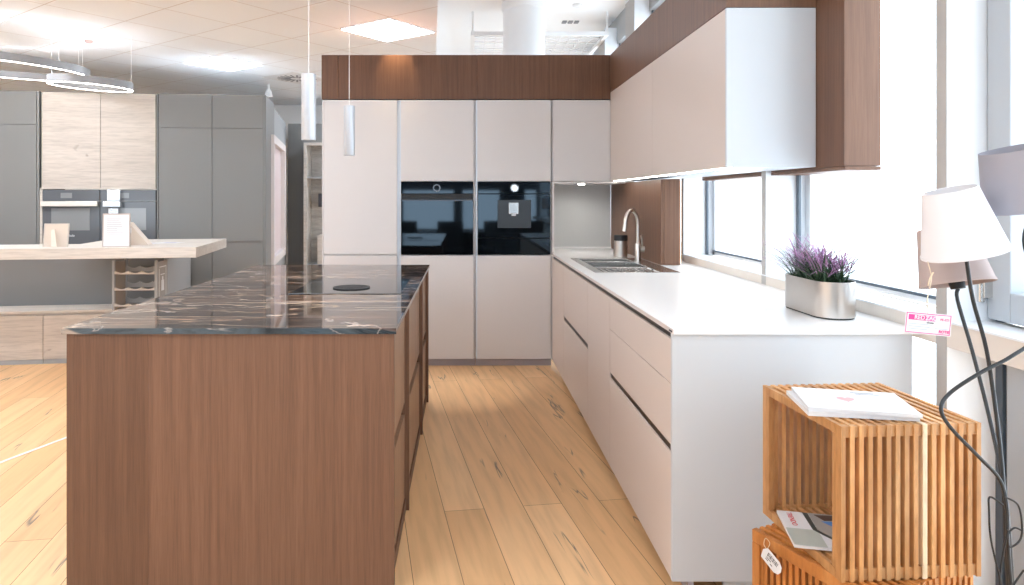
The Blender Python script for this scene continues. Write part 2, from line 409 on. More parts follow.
# round column beyond the kitchen
struct(MB().lathe([(.217,0),(.217,RZ-.09),(.235,RZ-.075),(.235,RZ-.004)], (.616,7.15,0), 48).build('pillar', 'column', smooth=True))

# ceiling luminaires
ua = math.radians(-37); U = Vector((math.cos(ua), math.sin(ua), 0)); V = Vector((-math.sin(ua), math.cos(ua), 0))
c1 = Vector((-.686,6.10,0))
spots = []
for i in range(-4, 6):
    for j in range(-5, 6):
        c = c1+U*(2.5*i)+V*(2.5*j)
        if -7 < c.x < xe(c.y)-.35 and -3.2 < c.y < 10.4 and (c-Vector((-4.3,9.15,0))).length > 1: spots.append(c)
labs = {}
for c in spots:
    near = (c-c1).length < .1; left = (c-(c1-U*2.5)).length < .1
    px_, py_ = CX+c.x/c.y*F, CY-(CZ-.01-H)/c.y*F
    edge = c.y > 1 and -60 < px_ < 30 and -5 < py_ < 60
    lab = 'square lit ceiling panel cut off by the left photo edge above the large ring' if edge else 'square lit ceiling panel closest to the wood bulkhead' if near else 'square lit ceiling panel above the grey tall cabinets' if left else 'square lit ceiling panel outside the photographed corner'
    fr = Matrix.Translation((c.x, c.y, CZ-.006)) @ Matrix.Rotation(ua, 4, 'Z')
    t = thing('ceiling_light', lab, 'ceiling light', (c.x, c.y, CZ-.012), ua, 'ceiling panel lights')
    MB(fr).box(-.3,.3,-.3,-.292,-.004,.005).box(-.3,.3,.292,.3,-.004,.005).box(-.3,-.292,-.292,.292,-.004,.005).box(.292,.3,-.292,.292,-.004,.005).build('frame', 'white_plastic', t)
    MB(fr).box(-.291,.291,-.291,.291,-.003,.004).build('diffuser', 'panel_light', t)
# swirl vent
fr = Matrix.Translation((-2.09, 8.53, CZ)) @ Matrix.Rotation(ua, 4, 'Z')
t = thing('ceiling_vent', 'round swirl air vent in the tiled ceiling behind the front pendant', 'vent', (-2.09,8.53,CZ-.01), ua)
MB(fr).box(-.3,.3,-.3,.3,-.008,-.001).build('plate', 'white_plastic', t)
mb = MB(fr)
for q in range(20):
    mb.box(.08,.24,-.012,.012,-.011,-.008, Matrix.Rotation(q*2*PI/20, 4, 'Z') @ Matrix.Rotation(.25, 4, 'Z'))
mb.build('slot_ring', 'vent', t)
# small ceiling items
t = thing('ceiling_spotlight', 'small white spotlight under the tiled ceiling left of the front pendant', 'spotlight', (-2.58,9.0,CZ-.17))
MB().cyl((-2.58,9.0,0), .012, CZ-.09, CZ-.001, 12).build('stem', 'white_plastic', t)
MB().lathe([(.02,0),(.035,-.02),(.055,-.10),(.05,-.10)], (-2.58,9.0,CZ-.07), 20).build('lamp_head', 'white_plastic', t, smooth=True)
tag(MB().lathe([(.035,0),(.035,-.015),(.02,-.025)], (-3.57,6.5,CZ-.001), 24).build('smoke_detector', plain('brownish detector', (196,172,166), .6)), 'small brownish round detector on ceiling above the ring lamps', 'detector')
tag(MB().lathe([(.07,0),(.07,-.015),(.05,-.03)], (-3.49,6.62,CZ-.001), 24).build('smoke_detector', 'white_plastic'), 'small white round detector on ceiling beside the brownish one', 'detector')
tag(MB().lathe([(.05,0),(.05,-.02),(.03,-.03)], (1.18,7.2,RZ-.001), 24).build('smoke_detector', 'white_plastic'), 'flat white disc on plaster ceiling right of the round column', 'detector')
mb = MB()
for q in range(3): mb.box(1.12+q*.07,1.17+q*.07,7.85,7.95,RZ-.012,RZ-.001)
tag(mb.build('ceiling_outlet', 'vent'), 'small slotted outlet in plaster ceiling behind round column', 'vent')
# white grid raft hung from the raised ceiling
t = thing('hanging_grid', 'white wire grid raft hung below plaster ceiling around the column', 'grid', (.82,8.6,3.18))
MB().box(.065,1.57,7.46,7.5,3.16,3.2).box(.065,1.57,9.7,9.74,3.16,3.2).box(.065,.105,7.5,9.7,3.16,3.2).box(1.53,1.57,7.5,9.7,3.16,3.2).build('frame', 'white_plastic', t)
mb = MB()
for q in range(1, 12): mb.box(.105+q*.119-.004,.105+q*.119+.004,7.5,9.7,3.172,3.18)
for q in range(1, 18): mb.box(.105,1.53,7.5+q*.122-.004,7.5+q*.122+.004,3.18,3.188)
mb.build('wire_mesh', 'white_plastic', t)
for x in (.085, 1.55):
    for y in (7.48, 9.72): MB().cyl((x,y,0), .012, 3.2, RZ-.001, 10).build('hanger', 'white_plastic', t)

# ================================================================== TALL UNITS
YF = 5.615   # front plane
def fx(px, s=122.): return (px-CX)/s
def fz(py, s=122.): return H-(py-CY)/s
zt, zb, zp = fz(100), fz(359), 0.0
def xf(px): return fx(px)
YB = YF+.60
# fridge unit
def tall(px0, px1, label, cuts, gap_right, mat='cashmere'):
    x0, x1 = fx(px0), fx(px1)
    t = thing('tall_cabinet', label, 'cabinet', ((x0+x1)/2, YF+.3, 0), 0, 'tall kitchen cabinets')
    return t, x0, x1
t, x0, x1 = tall(323.4, 397, 'leftmost pale tall cabinet with full height door beside the left oven', None, 0)
MB().box(fx(322),fx(323.1),YF,YB,0.0,zt+.0).build('side_panel', 'cashmere', t, bevel=.001)
B(x0,fx(398.6),YF+.02,YB,.065,zt).build('carcass', 'cashmere', t)
B(x0,x1,YF,YF+.019,fz(254.3),zt).build('upper_door', 'cashmere', t, bevel=.0012)
B(x0,x1,YF,YF+.019,zb,fz(255.6)).build('lower_door', 'cashmere', t, bevel=.0012)
B(fx(322),fx(399),YF+.05,YF+.07,0,.064).build('plinth', 'plinth', t)
B(x1+.001,fx(398.8),YF+.012,YF+.0195,.065,zt).build('handle_channel', 'alu', t)
def oven_unit(p0, p1, pg, label, o0, o1):
    x0, x1 = fx(p0), fx(p1)
    t = thing('tall_cabinet', label, 'cabinet', ((x0+x1)/2, YF+.3, 0), 0, 'tall kitchen cabinets')
    c0 = fx(p0-1.9)
    MB().box(c0,fx(pg)-.001,YF+.02,YB,.065,fz(255.2)).box(c0,fx(pg)-.001,YF+.02,YB,fz(181.5),zt).box(c0,x0,YF+.02,YB,fz(255.2),fz(181.5)).box(x1,fx(pg)-.001,YF+.02,YB,fz(255.2),fz(181.5)).box(x0,x1,YB-.02,YB,fz(255.2),fz(181.5)).build('carcass', 'cashmere', t)
    B(x0,x1,YF,YF+.019,fz(181),zt).build('upper_door', 'cashmere', t, bevel=.0012)
    B(x0,x1,YF,YF+.019,zb,fz(255.6)).build('lower_door', 'cashmere', t, bevel=.0012)
    B(c0,fx(pg)-.001,YF+.05,YF+.07,0,.064).build('plinth', 'plinth', t)
    B(c0+.001,x0-.001,YF+.004,YF+.0195,.065,zt).build('handle_channel', 'alu', t)
    return t
oven_unit(400.9, 473.4, 475.4, 'tall cabinet housing the left black oven', 400.9, 473.4)
oven_unit(477.5, 550.6, 551.9, 'tall cabinet housing the coffee machine beside the wall niche', 477.5, 550.6)
# built-in oven
def app_root(p0, p1, name, label, cat):
    return thing(name, label, cat, ((fx(p0)+fx(p1))/2, YF, fz(254.6)))
t = app_root(401,473.2,'built_in_oven','black glass built-in oven with round dial, left of the coffee machine','oven')
x0, x1 = fx(401.2), fx(473.1); za, zc = fz(254.5), fz(182.1)
B(x0,x1,YF-.002,YF+.30,fz(193.6),zc).build('control_panel', 'black_glass', t, bevel=.0015)
MB().box(x0,x1,YF-.004,YF+.018,za,fz(199.5)).box(x0+.01,x1-.01,YF+.018,YF+.30,za,fz(199.5)).build('oven_door', 'black_glass', t, bevel=.0015)
B(x0+.002,x1-.002,YF+.012,YF+.02,fz(199.4),fz(193.8)).build('door_gap', 'black_soft', t)
B(x0,x1,YF-.012,YF-.004,fz(200.9),fz(199.7)).build('handle', plain('dark steel strip', (84,90,98), .3, metal=.8), t)
mc = fx(436.8)
Rm = Matrix.Translation((mc, YF-.002, fz(188))) @ Matrix.Rotation(PI/2, 4, 'X')
MB(Rm).lathe([(.022,0),(.022,.014),(.031,.014),(.031,0)], n=32, close=True).build('dial_ring', plain('dim steel ring', (120,126,134), .4, metal=.8), t, smooth=True)
# coffee machine
t = app_root(477.6,550.5,'coffee_machine','black built-in coffee machine with lit ring dial, right of the oven','coffee machine')
x0, x1 = fx(477.8), fx(550.4)
B(x0,x1,YF-.002,YF+.3,fz(193.6),zc).build('control_panel', 'black_glass', t, bevel=.0015)
MB().box(x0,x1,YF-.004,YF+.3,fz(237.6),fz(194.2)).build('front_panel', 'black_glass', t, bevel=.0015)
MB().box(x0,x1,YF-.004,YF+.3,za,fz(238.6)).build('lower_drawer', 'black_glass', t, bevel=.0015)
B(fx(497.5),fx(531),YF-.008,YF-.0045,fz(228),fz(200)).build('dispenser_panel', plain('graphite panel', (44,52,60), .3), t, bevel=.001)
MB().box(fx(508.5),fx(518.5),YF-.03,YF-.008,fz(214),fz(202.6)).box(fx(511),fx(516),YF-.028,YF-.012,fz(216),fz(214)).build('spout', 'chrome', t, bevel=.003)
Rm = Matrix.Translation((fx(514.5), YF-.002, fz(188))) @ Matrix.Rotation(PI/2, 4, 'X')
MB(Rm).lathe([(.024,0),(.024,.014),(.034,.014),(.034,0)], n=32, close=True).build('dial_ring', 'chrome', t, smooth=True)
MB(Rm).cyl((0,0,0), .0235, 0, .008).build('dial_display', plain('lit dial face', (210,220,228), .4, emit=(220,230,240), es=.8), t)

# niche wall cabinet
t = thing('wall_cabinet', 'small pale wall cabinet over the niche, right of the coffee machine', 'cabinet', (.95,YF+.3,fz(183)))
B(fx(552.3),fx(610)+.12,YF+.02,YB,fz(181),zt).build('carcass', 'cashmere', t)
B(fx(553.2),fx(610),YF,YF+.019,fz(181.2),zt).build('door', 'cashmere', t, bevel=.0012)
MB().box(fx(552.4),1.315,YF,YB+.0,fz(183.4),fz(181.6)).build('light_shelf', 'cashmere', t, bevel=.001)
MB().cyl((fx(583.5),YF+.10,0), .028, fz(184.6), fz(183.4), 24).build('downlight', 'led', t)
# niche side, back
tag(B(fx(552.3),fx(554.2),YF,YB,.932,fz(183.5)).build('niche_side_panel', 'cashmere'), 'narrow pale upright panel at left side of the grey niche', 'panel')
tag(B(fx(554.4),1.318,YB-.018,YB,.931,fz(183.5)).build('splashback', 'splash'), 'grey splashback panel at the back of the niche behind the canister', 'splashback')

# bulkheads
zb0, zb1 = fz(99.3), fz(55)
tb = thing('bulkhead', 'dark oak bulkhead across the tops of the pale tall cabinets', 'bulkhead', (0,YF+.3,zb0))
for a_, b_ in ((321.6,338.2),(338.5,476.8),(477.1,610)):
    B(fx(a_),fx(b_),YF-.003,YF+.016,zb0+.002,zb1).build('veneer_panel', 'veneer_dark', tb, bevel=.0006)
MB().box(fx(321.6),fx(610)+.4,YF+.017,YB,zb0+.002,zb1).build('core', 'veneer_dark', tb)
tb = thing('bulkhead', 'oak bulkhead above the wall cabinets along the window side', 'bulkhead', (1.4,4.3,2.25))
MB().box(1.1895,1.2085,3.118,YF-.004,2.251,zb1).build('veneer_panel', 'veneer', tb)
MB().box(1.2086,1.598,3.118,YF-.004,2.251,zb1).build('core', 'veneer', tb)
# hanging oak back panel with thick end
tb = thing('back_panel', 'thick oak panel hanging before the windows behind the wall cabinets', 'panel', (1.68,3.9,1.512))
MB().box(1.6,1.753,2.889,4.62,1.518,3.1).build('core', 'veneer', tb)
MB().box(1.6,1.753,2.885,4.62,1.5,1.516).build('bottom_board', 'veneer', tb, bevel=.001)
# oak cladding under the cabinets at the sink end
tb = thing('wall_cladding', 'oak wall cladding beside the tap with an end facing the room', 'panel', (1.39,5.4,.93))
MB().box(1.32,1.34,4.615,YB-.02,.932,1.51).build('side_panel', 'veneer', tb)
MB().box(1.341,1.449,4.612,4.63,.932,1.512).box(1.341,1.449,4.63,YB-.02,.932,1.512).build('end_panel', 'veneer', tb)
MB().box(1.45,1.458,4.625,4.64,.94,1.50).build('led_strip', 'led_warm', tb)

# upper cabinets
for (ya, yb, lab) in ((4.362,YF-.005,'far wall cabinet over the sink, next to the corner'), (3.138,4.358,'near wall cabinet with pale door beside white end panel')):
    t = thing('wall_cabinet', lab, 'cabinet', (1.4,(ya+yb)/2,1.523), 0, 'wall cabinets along the window side')
    B(1.191,1.209,ya,yb,1.523,2.248).build('door', 'cashmere_warm_lit', t, bevel=.001)
    B(1.212,1.598,ya,yb,1.5235,2.248).build('carcass', 'white_lam', t)
    if ya < 4: B(1.19,1.597,3.118,3.136,1.523,2.2485).build('end_panel', 'white_lam', t, bevel=.001)
    B(1.215,1.232,ya+.02,yb-.02,1.519,1.523).build('led_strip', 'led', t)

# ================================================================== RIGHT BASE UNITS
XC = .7156; ZC = .93
wt = thing('quartz_worktop', 'long white quartz worktop running under the windows', 'worktop', (1.15,4,.904))
# slab with sink cut-out
SX0, SX1, SY0, SY1 = .80, 1.295, 4.15, 5.13
mb = MB()
mb.box(XC+.001,XS-.003,2.35,SY0,.9135,ZC).box(XC+.001,SX0,SY0,SY1,.9135,ZC).box(SX1,XS-.003,SY0,SY1,.9135,ZC).box(XC+.001,XS-.003,SY1,YF+.0,.9135,ZC).box(fx(552.4),XS-.003,YF,YB,.9135,ZC)
mb.build('slab', 'quartz', wt)
B(XC-.0005,XC+.0009,2.35,YF-.001,.9136,ZC-.0005).build('front_edge', 'quartz_edge', wt)
B(fx(554.4),1.318,YB-.04,YB-.019,ZC,.946).build('upstand', 'quartz', wt)
B(XC-.0012,XC-.0006,2.365,2.40,.917,.923).build('emblem', 'ink', wt)
def base(ya, yb, label):
    t = thing('base_cabinet', label, 'cabinet', (1.1,(ya+yb)/2,0), 0, 'base cabinets under the white worktop')
    B(XC+.05,1.5,ya+.001,yb-.001,.06,.70 if ya > 3.9 else .888).build('carcass', 'cashmere_warm_lit', t)
    B(XC+.010,XC+.049,ya,yb,.8915,.913).build('grip_channel', 'bronze', t)
    B(XC+.06,XC+.08,ya,yb,0,.058).build('plinth', 'plinth', t)
    return t
G = .0015
t = base(4.967,5.60,'base cabinet filler in the far corner beside the tall cabinets')
B(XC,XC+.019,4.967+G,5.613,.0586,.891).build('front', 'cashmere_warm_lit', t, bevel=.001)
B(.7118,XC+.03,5.6135,5.66,.0586,.904).build('corner_filler', 'cashmere', t)
t = base(3.996,4.965,'base cabinet under the sink with short dark finger slot')
B(XC,XC+.019,3.996+G,4.965-G,.530,.891).build('upper_front', 'cashmere_warm_lit', t, bevel=.001)
B(XC,XC+.019,3.996+G,4.965-G,.0586,.502).build('lower_front', 'cashmere_warm_lit', t, bevel=.001)
B(XC+.006,XC+.018,3.999,4.962,.5025,.5295).build('finger_slot', 'bronze', t)
t = base(3.385,3.994,'slim base cabinet with plain front between sink and drawer units')
B(XC,XC+.019,3.385+G,3.994-G,.0586,.891).build('front', 'cashmere_warm_lit', t, bevel=.001)
t = base(2.384,3.383,'nearest base cabinet with three drawers and a white end panel')
B(XC,XC+.019,2.384,3.383-G,.7375,.891).build('drawer_front', 'cashmere_warm_lit', t, bevel=.001)
B(XC,XC+.019,2.384,3.383-G,.524,.7345).build('drawer_front', 'cashmere_warm_lit', t, bevel=.001)
B(XC,XC+.019,2.384,3.383-G,.0586,.496).build('drawer_front', 'cashmere_warm_lit', t, bevel=.001)
B(XC+.006,XC+.018,2.386,3.380,.4965,.5235).build('grip_slot', 'bronze', t)
MB().box(XC-.001,1.543,2.362,2.381,.0586,.9125).build('end_panel', 'white_lam', t, bevel=.001)
B(XC+.19,1.50,2.40,2.415,0,.057).build('end_plinth', 'white_lam', t)

# sink
t = thing('sink', 'stainless steel inset sink with two bowls and drainer', 'sink', ((SX0+SX1)/2,(SY0+SY1)/2,ZC-.18))
def pan(mb, x0,x1,y0,y1,z0,z1,w=.0015):
    mb.box(x0,x1,y0,y1,z0,z0+w).box(x0,x0+w,y0,y1,z0+w,z1).box(x1-w,x1,y0,y1,z0+w,z1).box(x0+w,x1-w,y0,y0+w,z0+w,z1).box(x0+w,x1-w,y1-w,y1,z0+w,z1)
bw = [(.84,1.19,4.86,5.09,-.13),(.84,1.19,4.47,4.83,-.17)]
mb = MB(); zr0, zr1 = ZC+.0005, ZC+.004
ys = [4.137, 4.47, 4.83, 4.86, 5.09, 5.145]
mb.box(.788,.84,4.137,5.145,zr0,zr1).box(1.19,1.305,4.137,5.145,zr0,zr1).box(.84,1.19,4.44,4.47,zr0,zr1).box(.84,1.19,4.83,4.86,zr0,zr1).box(.84,1.19,5.09,5.145,zr0,zr1).box(.84,1.19,4.137,4.17,zr0,zr1)
mb.build('rim', 'steel', t, bevel=.0015)
for a in bw:
    mb = MB(); pan(mb, a[0],a[1],a[2],a[3],ZC+a[4],ZC+.0004); b_ = mb.build('bowl', 'steel', t)
    MB().lathe([(.0,.001),(.03,.001),(.035,.004),(.04,.002)], ((a[0]+a[1])/2,(a[2]+a[3])/2,ZC+a[4]+.0015), 24).build('drain', 'chrome', b_, smooth=True)
mb = MB(); mb.box(.84,1.19,4.17,4.44,ZC-.008,ZC-.006)
for q in range(9): mb.box(.86+q*.037,.875+q*.037,4.18,4.43,ZC-.006,ZC-.002)
mb.build('drainer', 'steel', t, bevel=.002)
# tap
tx, ty = 1.226, 4.86
t = thing('tap', 'brushed steel swan neck kitchen tap behind the sink', 'tap', (tx,ty,ZC+.004))
MB().lathe([(.027,0),(.027,.006),(.021,.01),(.021,.12),(.015,.13)], (tx,ty,ZC+.0045), 24).build('body', 'steel_brush', t, smooth=True)
pts = [(tx,ty,1.05)]+[(tx,ty,1.05+.05*i) for i in range(1,4)]
dx, dy = -.105, -.06
for i in range(1, 10):
    a = PI*i/10
    pts.append((tx+dx*(1-math.cos(a))/2, ty+dy*(1-math.cos(a))/2, 1.20+.095*math.sin(a)))
pts += [(tx+dx,ty+dy,1.20),(tx+dx*1.08,ty+dy*1.08,1.15)]
MB().tube(pts, .0125, 16, 3).build('spout', 'steel_brush', t, smooth=True)
Rm = Matrix.Translation((tx+.02,ty-.0,1.02)) @ Matrix.Rotation(PI/2, 4, 'Y')
MB(Rm).cyl((0,0,0), .022, 0, .026, 20).build('knob', 'steel_brush', t, smooth=True)
MB().tube([(tx+.03,ty-.01,1.03),(tx+.028,ty-.015,1.07),(tx+.016,ty-.02,1.12)], .0065, 10).build('lever', 'steel_brush', t, smooth=True)
# canister
t = thing('canister', 'steel canister with black lid standing in the niche corner', 'canister', (1.2,5.28,ZC))
MB().lathe([(.048,.001),(.051,.004),(.051,.125)], (1.2,5.28,ZC), 32).build('body', 'steel_brush', t, smooth=True)
MB().lathe([(.049,.1255),(.052,.128),(.052,.162),(.049,.168)], (1.2,5.28,ZC), 32).build('lid', 'black_soft', t, smooth=True)

# planter with grass
t = thing('potted_grass', 'purple green artificial grass in oval steel planter on white worktop', 'potted plant', (1.395,2.72,ZC))
def stadium(x, y0, y1, r, n=14):
    return [(x+r*math.cos(PI+PI*i/n), y0+r*math.sin(PI+PI*i/n)) for i in range(n+1)]+[(x+r*math.cos(PI*i/n), y1+r*math.sin(PI*i/n)) for i in range(n+1)]
def shell(mb, o, i, z0, z1):
    n = len(o)
    vs = [(x,y,z0) for x,y in o]+[(x,y,z1) for x,y in o]+[(x,y,z1) for x,y in i]+[(x,y,z0+.01) for x,y in i]
    fs = [tuple(range(n-1,-1,-1))]+[tuple(range(3*n,4*n))]
    for q in range(3):
        for a in range(n): b_ = (a+1) % n; fs.append((q*n+a,q*n+b_,(q+1)*n+b_,(q+1)*n+a))
    mb.add(vs, fs)
mb = MB(); shell(mb, stadium(1.396,2.60,2.81,.0755), stadium(1.396,2.60,2.81,.0735), ZC+.006, 1.069)
mb.build('planter', 'steel_brush', t, smooth=True)
MB().prism(stadium(1.396,2.60,2.81,.072), ZC+.0005, ZC+.0058).build('planter_foot', 'black_soft', t)
MB().prism(stadium(1.396,2.60,2.81,.072), 1.03, 1.045).build('soil', 'black_soft', t)
def blades(n, zlo, zhi, spread, w, seed, droop, tip=False):
    rd = random.Random(seed); mb = MB()
    for _ in range(n):
        yb = rd.uniform(2.57,2.84); xb = 1.396+rd.uniform(-.05,.05)
        a = rd.uniform(0, 2*PI); L = rd.uniform(zlo, zhi); out = rd.uniform(.1,1)**.8*spread
        ca, sa = math.cos(a), math.sin(a)
        d = Vector((ca, sa, 0)); side = Vector((-sa, ca, 0))*w
        dr = droop*rd.uniform(.2,1); pv = []
        for q in range(7):
            u = q/6
            p = Vector((xb,yb,1.044))+d*(out*u**1.5)+Vector((0,0,L*(u-dr*u**3)))
            pv.append((p, side*(1-u**1.5*.75)))
        s0 = 2 if tip else 0
        vs = []; 
        for p, sd in pv[s0:]: vs += [p-sd, p+sd]
        k = len(pv[s0:])
        mb.add(vs, [(2*q,2*q+1,2*q+3,2*q+2) for q in range(k-1)])
    return mb
o = blades(420, .08, .20, .27, .0027, 3, .5).build('foliage', 'green', t); o['kind'] = 'stuff'
o = blades(300, .12, .26, .31, .0025, 5, .6, True).build('purple_foliage', 'purple', t); o['kind'] = 'stuff'

# ================================================================== ISLAND
IX0, IX1, IY0, IY1 = -1.393, -.2475, 2.395, 4.66
wt = tag(MB().box(-1.404,-.2395,2.386,4.668,.912,.9285).build('marble_worktop', 'marble'), 'polished dark brown marble worktop on the oak island', 'worktop')
MB().box(-1.4045,-.239,2.382,2.3858,.9085,.9283).build('front_edge', 'marble_edge', wt)
cuts = [(2.395,3.05),(3.05,4.02),(4.02,4.655)]
labs = ['oak island cabinet nearest the camera, with the wide end panel','middle oak island cabinet below the hob','farthest oak island cabinet, next to the tall cabinets']
XD = -.267
for i, ((ya, yb), lab) in enumerate(zip(cuts, labs)):
    t = thing('island_cabinet', lab, 'cabinet', (-.82,(ya+yb)/2,0), 0, 'oak island cabinets')
    ys0 = ya+.026 if i == 0 else ya+.002
    B(-1.385,XD-.05,ys0,yb-.001,.056,.906).build('carcass', 'veneer', t)
    B(XD-.022,XD,ys0,yb-.021,.478,.906).build('upper_drawer', 'veneer_side', t, bevel=.0008)
    B(XD-.022,XD,ys0,yb-.021,.056,.425).build('lower_drawer', 'veneer_side', t, bevel=.0008)
    B(XD-.048,XD-.023,ys0,yb-.021,.42,.485).build('grip_channel', 'veneer_plinth', t)
    B(XD-.0495,IX1,yb-.02,yb-.0005,.0,.9115).build('divider', 'veneer', t, bevel=.0008)
    B(-.35,XD+.006,ys0,yb-.021,0,.052).build('plinth', 'veneer_plinth', t)
    if i == 0:
        for (a_, b_) in ((IX0,-1.37),(-1.3695,-1.107),(-1.1065,IX1)):
            B(a_,b_,2.395,2.417,0,.908).build('end_panel', 'veneer_b' if b_ < -1.1 else 'veneer', t)
    if i == 2:
        B(IX0,XD-.06,4.6555,4.664,0,.906).build('back_panel', 'veneer', t)
# hob
t = thing('induction_hob', 'black induction hob with round extractor grille set in the marble', 'hob', (-.57,3.54,.9286))
B(-.833,-.305,3.23,3.85,.9288,.9315).build('glass', 'hob_glass', t, bevel=.0008)
MB().box(-.8345,-.8335,3.229,3.851,.9288,.9318).box(-.3045,-.3035,3.229,3.851,.9288,.9318).build('trim', 'steel', t)
MB().lathe([(.082,0),(.082,.005),(.092,.005),(.092,0)], (-.57,3.44,.9316), 40, close=True).build('vent_ring', 'black_soft', t, smooth=True)
mb = MB()
for q in range(-7, 8):
    hw = math.sqrt(max(.0, .08**2-(q*.011)**2)); mb.box(-.57-hw,-.57+hw,3.44+q*.011-.0028,3.44+q*.011+.0028,.932,.9355)
mb.build('vent_grille', 'black_soft', t)

# pendants
def pendant(px, y, z0, z1, label):
    x = px
    t = thing('pendant_lamp', label, 'pendant lamp', (x,y,z0), 0, 'cylinder pendants over the island')
    MB().lathe([(.025,.004),(.029,0),(.03,.002),(.03,z1-z0),(.004,z1-z0+.004)], (x,y,z0), 32).build('lamp_tube', 'pend', t, smooth=True)
    MB().cyl((x,y,0), .022, z0+.0045, z0+.006, 24).build('bulb', 'led_warm', t)
    MB().cyl((x,y,0), .0016, z1+.004, CZ-.02, 8).build('cord', 'white_plastic', t)
    MB().cyl((x,y,0), .035, CZ-.02, CZ-.001, 24).build('canopy', 'white_plastic', t)
pendant(-.655, 2.87, 1.624, 1.90, 'nearer and larger looking white cylinder pendant, left of the bulkhead')
pendant(-.632, 3.74, 1.614, 1.885, 'farther white cylinder pendant in front of the tall cabinets')

# ================================================================== GREY KITCHEN AT THE BACK LEFT
th = math.radians(7.6)
R0 = Vector((-2.135, 7.35, 0))
FM = Matrix.Translation(R0) @ Matrix.Rotation(th, 4, 'Z')      # local x along facade (0 at right end, negative left), y into the wall
ZT = 2.485
ux = Vector((math.cos(th), math.sin(th), 0))
def lx(px):
    """facade-local x for an image column"""
    k = (px-CX)/F
    return (k*R0.y-R0.x)/(ux.x-k*ux.y)
def lz(px, py):
    p = R0+ux*lx(px); return H-(py-CY)*p.y/F
def lbox(mb, a, b, y0, y1, z0, z1): return mb.box(a, b, y0, y1, z0, z1)
def gthing(name, label, cat, px0, px1, z, group=None):
    p = FM @ Vector(((lx(px0)+lx(px1))/2, .3, z)); return thing(name, label, cat, p, th, group)
zg = lz(212, 128.2)
def grey_unit(px0, px1, label, zsplit, handle=None):
    t = gthing('tall_cabinet', label, 'cabinet', px0, px1, 0, 'tall grey cabinets')
    a, b = lx(px0), lx(px1)
    MB(FM).box(a,b,.02,.6,0,ZT).build('carcass', 'grey_front', t)
    MB(FM).box(a+.002,b-.002,0,.019,zsplit+.002,ZT).build('upper_door', 'grey_front', t, bevel=.001)
    MB(FM).box(a+.002,b-.002,0,.019,.1,zsplit-.002).build('lower_door', 'grey_front', t, bevel=.001)
    return t
grey_unit(-40, 36.6, 'grey tall cabinet at left edge, left of oak doors', lz(20,124.5))
t2 = grey_unit(158.5, 212, 'grey tall cabinet right of the hazed ovens', zg)
t3 = grey_unit(212.2, 264, 'grey tall cabinet at the corner, right of its grey twin', zg)
MB(FM).box(lx(226),lx(261),-.012,0,lz(240,241.6),lz(240,240)).build('handle', 'grey_front', t3)
MB(FM).box(lx(264.2),lx(266),-.003,.62,0,ZT+.002).build('end_panel', 'grey_front', t3)
# oak framed oven unit
t = gthing('oven_cabinet', 'hazed knotty oak cabinet over two hazed built-in appliances', 'cabinet', 41, 157, 0)
a, b = lx(37), lx(158); zo = lz(98,188.8)
MB(FM).box(a,a+.02,0,.6,0,ZT).box(b-.012,b,0,.6,0,ZT).build('grey_side', 'grey_front', t)
a, b = lx(40.6), lx(155.9)
MB(FM).box(a,b,.02,.6,zo+.01,ZT-.005).box(a,b,.02,.6,0,.87).build('carcass', 'oak_hazed', t)
MB(FM).box(a+.022,lx(100.2),0,.019,zo+.012,ZT-.02).build('oak_door', 'oak_hazed', t, bevel=.001)
MB(FM).box(lx(100.7),b-.003,0,.019,zo+.012,ZT-.02).build('oak_door', 'oak_hazed', t, bevel=.001)
MB(FM).box(a-.006,a+.018,-.006,.02,.1,zo+.01).box(a-.006,b,-.006,.02,zo-.004,zo+.01).box(a,b,0,.02,.1,.88).build('oak_trim', 'oak_slab', t)
def hazed(px0, px1, name, label, cat, handle):
    t = gthing(name, label, cat, px0, px1, .9)
    a, b = lx(px0), lx(px1); w = b-a
    zz = zo-.012
    MB(FM).box(a,b,.002,.5,zz-.115,zz).build('control_panel', 'grey_oven', t)
    MB(FM).box(a,b,.004,.5,.89,zz-.118).build('oven_door', 'grey_oven', t)
    MB(FM).box(a+.43*w-.06,a+.43*w+.05,-.001,.003,zz-.085,zz-.03).build('display', 'grey_glass', t)
    MB(FM).box(a+.16*w,b-.17*w,-.001,.003,zz-.42,zz-.19).build('oven_window', 'grey_glass', t)
    if handle:
        MB(FM).box(a+.005,b-.005,-.05,-.02,zz-.17,zz-.118).build('handle', plain('pale steel handle', (222,216,208), .3, metal=.5), t, bevel=.004)
        MB(FM).box(a+.03,a+.05,-.02,.003,zz-.16,zz-.13).box(b-.05,b-.03,-.02,.003,zz-.16,zz-.13).build('handle_mount', 'steel', t)
        m_ = FM @ Matrix.Translation((a+w*.5,-.001,.995)) @ Matrix.Rotation(PI/2, 4, 'X')
        lettering('Miele', .035, m_, 'paper', t)
    return t
hazed(42, 99.4, 'built_in_oven', 'hazed dark glass oven with pale steel handle under oak doors', 'oven', True)
ts = hazed(100.2, 155.5, 'built_in_oven', 'hazed dark glass appliance right of the oven with steel handle', 'oven', False)
# metal extractor tube on far appliance
MB(FM).box(lx(109),lx(122),-.06,0,zo-.13,zo-.014).box(lx(105),lx(122.5),-.07,0,zo-.19,zo-.135).box(lx(110),lx(120),-.05,0,zo-.27,zo-.2).build('coffee_spout', plain('bright steel spout', (214,218,222), .25, metal=.8), ts, bevel=.006)
